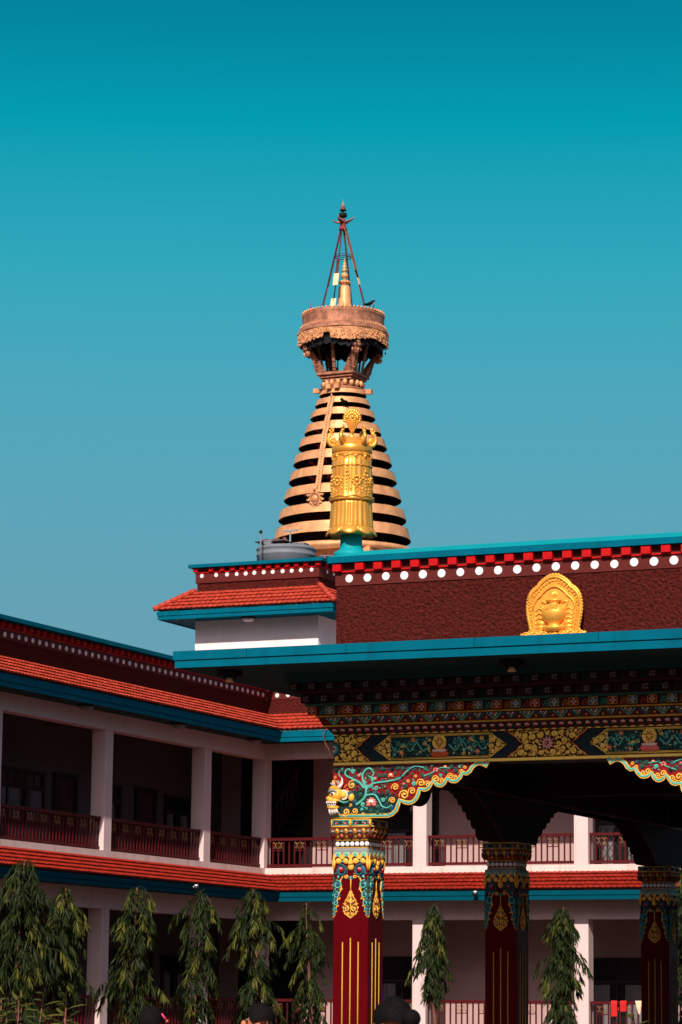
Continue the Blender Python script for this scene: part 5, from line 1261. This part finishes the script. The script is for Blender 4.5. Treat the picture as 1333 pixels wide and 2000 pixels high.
for k in range(4):
    a = k * pi / 2; u = Vector((cos(a), sin(a), 0)); foot = C0 + u * .93 + Vector((0, 0, 26.6)); head = TP + u * .07; t = MB(); t.tube([foot, head], .026, 'ironr' if k in (0, 2) else 'iron', 7)
    if k == 2: t.bar(foot.lerp(head, .36), head, .10, .035, 'iron', up=u)
    if k == 1: t.bar(foot.lerp(head, .1), head, .06, .03, 'iron', up=u)
    t.tube([foot.lerp(head, .12) + u * .05, head - u * .03], .009, 'black', 4)
    lg = stp(t, 'frame_leg')
    for q0, q1, w, m_ in {3: ((.02, .15, .20, 'palegilt'), (.31, .45, .20, 'palegilt'), (.45, .62, .12, 'iron')), 0: ((.34, .42, .15, 'palegilt'), (.42, .51, .11, 'black'), (.51, 1., .23, 'bronzed')), 1: (), 2: ()}[k]:
        pl_ = MB(); pl_.bar(foot.lerp(head, q0) + u * .03, foot.lerp(head, q1) + u * .03, w, .02, m_, up=u); pl_.build('plate', lg)
t = MB(); t.tube([C0 + Vector((.29 * cos(a), .29 * sin(a), 28.83)) for a in [2 * pi * k / 24 for k in range(25)]], .018, 'iron', 5); t.tube([C0 + Vector((.27 * cos(a), .27 * sin(a), 28.91)) for a in [2 * pi * k / 24 for k in range(25)]], .012, 'iron', 5); stp(t, 'hoop')
t = MB(); t.lathe([(.15, -.06), (.14, .0), (.10, .18), (.07, .36), (.05, .40), (0, .41)], TP, 'ironr', 20)
for k in range(4):
    a = k * pi / 2; u = Vector((cos(a), sin(a), 0))
    t.add([TP + u * .13 + Vector((0, 0, -.05)) + u.cross(Vector((0, 0, 1))) * .10 * q for q in (-1, 1)] + [TP + u * .05 + Vector((0, 0, .25)) + u.cross(Vector((0, 0, 1))) * .05 * q for q in (-1, 1)], [(0, 1, 3, 2)], 'ironr')
    t.tube([TP + u * .06 + Vector((0, 0, .22)), TP + u * .20 + Vector((0, 0, .245)), TP + u * .34 + Vector((0, 0, .29)), TP + u * .47 + Vector((0, 0, .40))], [.075, .085, .06, .008], 'bronzed', 8, flat=.5)
stp(t, 'lotus_horn')
t = MB(); t.lathe([(.04, .36), (.04, .43), (.145, .435), (.145, .57), (.04, .575), (.03, .66), (.125, .67), (.12, .70)], TP, 'black', 28); stp(t, 'collar')
t = MB(); t.lathe([(.118, .685), (.05, .90), (.012, 1.02), (0, 1.05)], TP, 'bronzed', 24); t.tube([TP + Vector((0, 0, 1.0)), TP + Vector((0, 0, 1.13))], [.012, .004], 'bronzed', 5); stp(t, 'pinnacle')
ST.rotation_euler = (0, radians(-.42), 0); ST.location.x += .42 * pi / 180 * 18.4
def bird(p, yaw, label):
    p = Vector(p); o = empty('bird', p, label, 'bird', 'black birds on the spire'); d = Vector((cos(yaw), sin(yaw), 0)); s_ = Vector((-sin(yaw), cos(yaw), 0)); z = Vector((0, 0, 1)); t = MB()
    t.tube([p - d * .20 + z * .12, p - d * .09 + z * .12, p + z * .14, p + d * .08 + z * .19, p + d * .13 + z * .25, p + d * .17 + z * .26, p + d * .24 + z * .25], [.02, .045, .07, .06, .042, .036, .006], 'feather', 10)
    for q in (-1, 1): t.tube([p + s_ * q * .025 + z * .09, p + s_ * q * .028 + d * .01], .008, 'feather', 5)
    t.build('body', o)
    for q in (-1, 1):
        w = MB(); w.tube([p + d * .06 + s_ * q * .06 + z * .18, p - d * .06 + s_ * q * .07 + z * .14, p - d * .22 + s_ * q * .03 + z * .13], [.02, .045, .006], 'feather', 8, flat=.5); w.build('wing', o)
bird((-41.62, 94.30, 26.66), .5, 'black bird perched on the rim of the parasol'); bird((-42.42, 93.93, 23.07), 2.6, 'black bird perched on an upper ring behind the flame jewel')

# ---------------------------------------------------------------- ashoka trees with drooping leaves
def leaf(t, p, d, s, Ln, W, m, droop=.4):
    """a narrow folded leaf from p along d; s = its sideways axis"""
    d = d.normalized(); s = (s - d * s.dot(d)).normalized(); n = d.cross(s); g = Vector((0, 0, -1)); vs = [p]
    for q, w in ((.33, .92), (.68, .8)):
        c = p + d * Ln * q + g * droop * Ln * q * q; vs += [c - s * W * .5 * w + n * W * .22, c, c + s * W * .5 * w + n * W * .22]
    vs.append(p + d * Ln + g * droop * Ln)
    t.add(vs, [(0, 2, 1), (0, 3, 2), (1, 2, 5, 4), (2, 3, 6, 5), (4, 5, 7), (5, 6, 7)], m)
def ashoka(x, y, h, wid, seed, label, low=1.0, dens=1.):
    R = random.Random(seed); o = empty('ashoka_tree', (x, y, 0), label, 'tree', 'ashoka trees along the galleries'); base = Vector((x, y, 0))
    lean = lambda z: Vector((.05 * sin(z * 1.3 + seed), .05 * cos(z * 1.1 + seed * 2), 0))
    t = MB(); zs = [h * k / 12 for k in range(13)]
    t.tube([base + lean(z) + Vector((0, 0, z)) for z in zs], [.062 * (1 - .85 * k / 12) + .004 for k in range(13)], 'bark', 8)
    br = []; nb = int(135 * dens * (h - low) / 2.8)
    for k in range(nb):
        z = low + (h - .12 - low) * ((k + R.random()) / nb); q = (z - low) / (h - low)
        prof = .84 * wid * min(1., .34 + 3.0 * (1 - q)) ** .8 * (.70 + .30 * min(1, q * 4)) * (1 + .26 * sin(z * 5.2 + seed) + .16 * sin(z * 11 + 2 * seed))
        if R.random() < .24 + .18 * sin(z * 6.5 + seed * 1.7): continue
        a = k * 2.39996 + R.uniform(-.5, .5); Ln = prof * R.uniform(.45, 1.08) * (1 + .42 * sin(a * 2 + z * 2.3 + seed) + .22 * sin(a * 3 - z * 5.1 + seed * 2))
        p0 = base + lean(z) + Vector((0, 0, z)); u = Vector((cos(a), sin(a), 0))
        P = [p0, p0 + u * Ln * .45 + Vector((0, 0, .10 * (.6 + q))), p0 + u * Ln * .85 + Vector((0, 0, .02)), p0 + u * Ln + Vector((0, 0, -.10 - .10 * R.random()))]
        t.tube(P, [.010, .007, .005, .003], 'leaf', 4); br.append((P, u, q, Ln))
    t.build('trunk', o)
    t = MB()
    for P, u, q, Ln in br:
        young = R.random() < .08 + .24 * q; s0 = Vector((-u.y, u.x, 0)); nl = 9 + int(Ln * 12)
        for k in range(nl):
            f_ = .22 + .78 * (k / (nl - 1)); i = min(2, int(f_ * 3)); p = P[i].lerp(P[i + 1], f_ * 3 - i); sg = 1 if k % 2 else -1
            d = u * R.uniform(.1, .6) + s0 * sg * R.uniform(.2, .75) + Vector((0, 0, -R.uniform(.45, 1.1)))
            leaf(t, p, d, s0 * R.uniform(-1, 1) + u * R.uniform(-1, 1) + Vector((0, 0, .1)), R.uniform(.12, .20), R.uniform(.028, .040), 'leafy' if young and f_ > .6 else 'leaf', R.uniform(.2, .45))
        for k in range(11):                         # a whorl of hanging leaves closes every twig
            an = k * 2.4 + R.random(); e = Vector((cos(an), sin(an), 0)); p = P[3] + (P[2] - P[3]) * R.uniform(0, .5)
            leaf(t, p, u * .30 + e * R.uniform(.15, .60) + Vector((0, 0, -R.uniform(.4, 1.0))), e.cross(Vector((0, 0, 1))), R.uniform(.11, .19), R.uniform(.026, .036), 'leafy' if young else 'leaf', R.uniform(.25, .5))
    for k in range(26):
        a = k * 2.4; u = Vector((cos(a), sin(a), 0)); p = base + lean(h) + Vector((0, 0, h - .012 * k)); leaf(t, p, u * .6 + Vector((0, 0, R.uniform(-.7, .6))), u.cross(Vector((0, 0, 1))), .15, .028, 'leafy', .5)
    t.build('crown', o)
TL = -25.2
ashoka(TL + .1, 42.75, 4.06, .62, 1, 'widest ashoka tree, tallest at the edge of the court', .9, 1.35)
ashoka(TL, 44.35, 3.66, .42, 2, 'thin ashoka tree with bare brown lower trunk beside white post', 1.75)
ashoka(TL, 46.92, 3.78, .50, 3, 'ashoka tree with yellow green tips just past the first white post', 1.35, 1.1)
ashoka(TL, 49.40, 3.82, .45, 4, 'ashoka tree with a reddish trunk, between two fuller ones', 1.45)
ashoka(TL, 51.80, 3.96, .48, 5, 'tall dense ashoka tree right below the inner corner of the eaves', 1.0, 1.25)
ashoka(TL, 54.36, 3.78, .44, 6, 'ashoka tree partly hidden behind the sunlit red pillar', 1.15)
ashoka(-22.63, 54.8, 3.76, .34, 7, 'slim ashoka tree between sunlit pillar and shaded middle pillar', 1.95, 1.1)
ashoka(-19.92, 54.8, 3.68, .40, 8, 'ashoka tree hanging low between the two shaded pillars', 1.2, 1.3)
ashoka(-17.36, 54.8, 4.55, .38, 9, 'ashoka tree mostly hidden behind the farthest shaded pillar', 1.4)
def shrub(x, y, h, seed, label, n=7, yellow=False):
    R = random.Random(seed); o = empty('leafy_shrub', (x, y, 0), label, 'shrub', 'shrubs in front of the trees'); st, lf = MB(), MB(); b = Vector((x, y, 0))
    for k in range(n):
        a = k * 2.4 + R.random(); r = R.uniform(.05, .38); tip = b + Vector((r * cos(a), r * sin(a), h * R.uniform(.80, 1.0))); P = [b + Vector((.06 * cos(a), .06 * sin(a), 0)), b.lerp(tip, .5) + Vector((.04 * cos(a), .04 * sin(a), 0)), tip]
        st.tube(P, [.014, .010, .004], 'bark', 5)
        for j in range(24):
            q = .45 + .55 * j / 23; p = P[1].lerp(P[2], max(0, q * 2 - 1)) if q > .5 else P[0].lerp(P[1], q * 2); an = j * 2.4; u = Vector((cos(an), sin(an), 0))
            leaf(lf, p, u * R.uniform(.5, 1) + Vector((0, 0, R.uniform(.1, .8))), u.cross(Vector((0, 0, 1))), R.uniform(.13, .21), R.uniform(.036, .052), 'leafy' if yellow or R.random() < .25 else 'shrubleaf', .35)
    st.build('stem', o); lf.build('foliage', o)
shrub(-11.25, 19.0, 1.84, 21, 'blurred leafy shrub at the lower corner below the widest tree', 9); shrub(-10.85, 19.0, 1.74, 22, 'blurred shrub with pointed yellow leaves beside the leafy shrub', 7, True); shrub(-6.05, 19.0, 1.68, 23, 'blurred yellow shrub tip in front of the farthest pillar', 6, True)

# ---------------------------------------------------------------- people passing in front
def person(x, y, h, yaw, label, cloth_m, hair_bun, seed, extra=None):
    """continuous skinned body with separate fingers; hair, clothes as children"""
    o = empty('person', (x, y, 0), label, 'person'); k = h / 1.70; R3 = Matrix.Rotation(yaw, 3, 'Z'); V, E_, RD = [], [], []
    def v(px, py, pz, r, par=None):
        V.append(R3 @ Vector((px, py, pz)) * k); RD.append(r * k); i = len(V) - 1
        if par is not None: E_.append((par, i))
        return i
    # faces +Y in its own axes
    pel = v(0, 0, .92, .125); w1 = v(0, .0, 1.05, .115, pel); ch = v(0, .01, 1.24, .135, w1); nb = v(0, -.01, 1.40, .070, ch); nk = v(0, .0, 1.455, .050, nb)
    jaw = v(0, .022, 1.505, .062, nk); mid = v(0, .012, 1.575, .080, jaw); cr = v(0, -.004, 1.635, .072, mid)
    for s_ in (-1, 1):
        sh = v(s_ * .175, -.01, 1.38, .055, nb); el = v(s_ * .225, -.03, 1.10, .038, sh); wr = v(s_ * .235, .06, .87, .024, el); pa = v(s_ * .235, .085, .80, .032, wr)
        for f_, (dx, L_) in enumerate(((-.028, .062), (-.009, .072), (.010, .068), (.027, .054))):
            a = v(s_ * .235 + dx * .4, .095 + dx, .755, .010, pa); b_ = v(s_ * .235 + dx * .4 - s_ * .004, .102 + dx, .755 - L_ * .5, .009, a); v(s_ * .235 + dx * .4 - s_ * .014, .100 + dx, .755 - L_, .0075, b_)
        a = v(s_ * .225, .125, .795, .011, pa); v(s_ * .218, .145, .755, .009, a)
        hp = v(s_ * .085, 0, .86, .090, pel); kn = v(s_ * .095, .02, .48, .056, hp); an = v(s_ * .095, -.01, .09, .038, kn); v(s_ * .105, .12, .035, .036, an)
    me = bpy.data.meshes.new('body'); me.from_pydata(V, E_, []); me.materials.append(M['skin'])
    bo = bpy.data.objects.new('body', me); link(bo, o, (x, y, 0)); sk = bo.modifiers.new('Skin', 'SKIN'); sk.use_smooth_shade = True
    for i, r in enumerate(RD): me.skin_vertices[0].data[i].radius = (r, r); me.skin_vertices[0].data[i].use_root = i == 0
    ss = bo.modifiers.new('Subdivision', 'SUBSURF'); ss.levels = ss.render_levels = 2
    P = lambda a, b_, c: Vector((x, y, 0)) + R3 @ Vector((a, b_, c)) * k; ax = tuple(R3 @ q for q in (Vector((1, 0, 0)), Vector((0, 1, 0)), Vector((0, 0, 1))))
    t = MB(); t.ball(P(0, .108, 1.555), .016 * k, .022 * k, .026 * k, 'skin', 10, 8, ax)
    for s_ in (-1, 1): t.ball(P(s_ * .082, -.005, 1.56), .012 * k, .022 * k, .034 * k, 'skin', 8, 6, ax)
    t.build('nose_and_ears', o)
    t = MB()
    for s_ in (-1, 1): t.ball(P(s_ * .033, .082, 1.585), .011 * k, .007 * k, .006 * k, 'ppale', 8, 6, ax); t.ball(P(s_ * .033, .089, 1.585), .007 * k, .005 * k, .007 * k, 'black', 6, 4, ax); t.tube([P(s_ * .015, .088, 1.61), P(s_ * .035, .092, 1.615), P(s_ * .058, .078, 1.608)], .005 * k, 'hair', 5)
    t.tube([P(-.028, .086, 1.515), P(0, .096, 1.513), P(.028, .086, 1.515)], .008 * k, 'ppk', 6); t.build('face', o)
    t = MB(); R = random.Random(seed); vs = []; n, m_ = 40, 16
    for i in range(m_ + 1):                         # hair cap, open over the face
        for j in range(n):
            a = 2 * pi * j / n; front = max(0, sin(a)); e = pi / 2 - (pi * (.56 + .05 * sin(a * 3)) - front ** 2 * .80) * i / m_
            q = 1 + .012 * R.uniform(-1, 1) + .035 * sin(a * 2 + seed) * sin(e * 3) + .02 * sin(a * 5 + e * 4 + seed); vs.append(P(.099 * cos(e) * cos(a) * q, -.012 + .112 * cos(e) * sin(a) * q, 1.592 + .118 * sin(e) * q))
    t.add(vs, [(i * n + j, (i + 1) * n + j, (i + 1) * n + (j + 1) % n, i * n + (j + 1) % n) for i in range(m_) for j in range(n)], 'hair', True)
    for j in range(26):
        a = R.uniform(0, 6.28); e = R.uniform(.3, 1.4); p = P(.10 * cos(e) * cos(a), -.012 + .113 * cos(e) * sin(a), 1.595 + .118 * sin(e)); t.tube([p, p + Vector((R.uniform(-.02, .02), R.uniform(-.02, .02), R.uniform(.0, .02)))], [.002, .0008], 'hair', 3)
    if hair_bun: t.ball(P(0, -.135, 1.60), .055 * k, .05 * k, .05 * k, 'hair', 12, 8, ax)
    t.build('hair', o)
    t = MB(); c = Vector((x, y, 0)); fx = (ax[0] * 1.22, ax[1] * .92, ax[2])
    t.lathe([(q * k, z * k) for q, z in ((.20, .12), (.19, .5), (.165, .85), (.145, 1.05), (.158, 1.25), (.150, 1.35), (.10, 1.42), (.072, 1.45), (.066, 1.45))], c, cloth_m, 32, True, fx, wave=lambda a, i: 1 + .03 * sin(9 * a) * (i < 4)); t.build('robe', o)
    for s_ in (-1, 1):
        t = MB(); t.tube([P(s_ * .13, -.01, 1.385), P(s_ * .185, -.012, 1.36), P(s_ * .228, -.03, 1.10), P(s_ * .236, .05, .91)], [.055 * k, .066 * k, .056 * k, .045 * k], cloth_m, 12); t.build('sleeve', o)
    if extra:
        t = MB(); t.tube([P(*extra[0]), P(*extra[1])], .008, 'pinkp', 8); t.ball(P(*extra[1]), .012, .012, .012, 'porg', 8, 6); t.build('hair_clip', o)
person(-9.44, 19.5, 1.655, 1.9, 'dark haired person whose forehead catches orange light, before the densest tree', 'robe', False, 31)
person(-10.32, 19.5, 1.622, .35, 'dark haired person with a pink hair clip, below the ashoka trees', 'blue', False, 32, ((.085, -.03, 1.655), (.125, .0, 1.60)))
person(-6.02, 14.0, 1.672, 1.25, 'dark haired person with hair tied back, in front of sunlit red pillar', 'robe', True, 33)
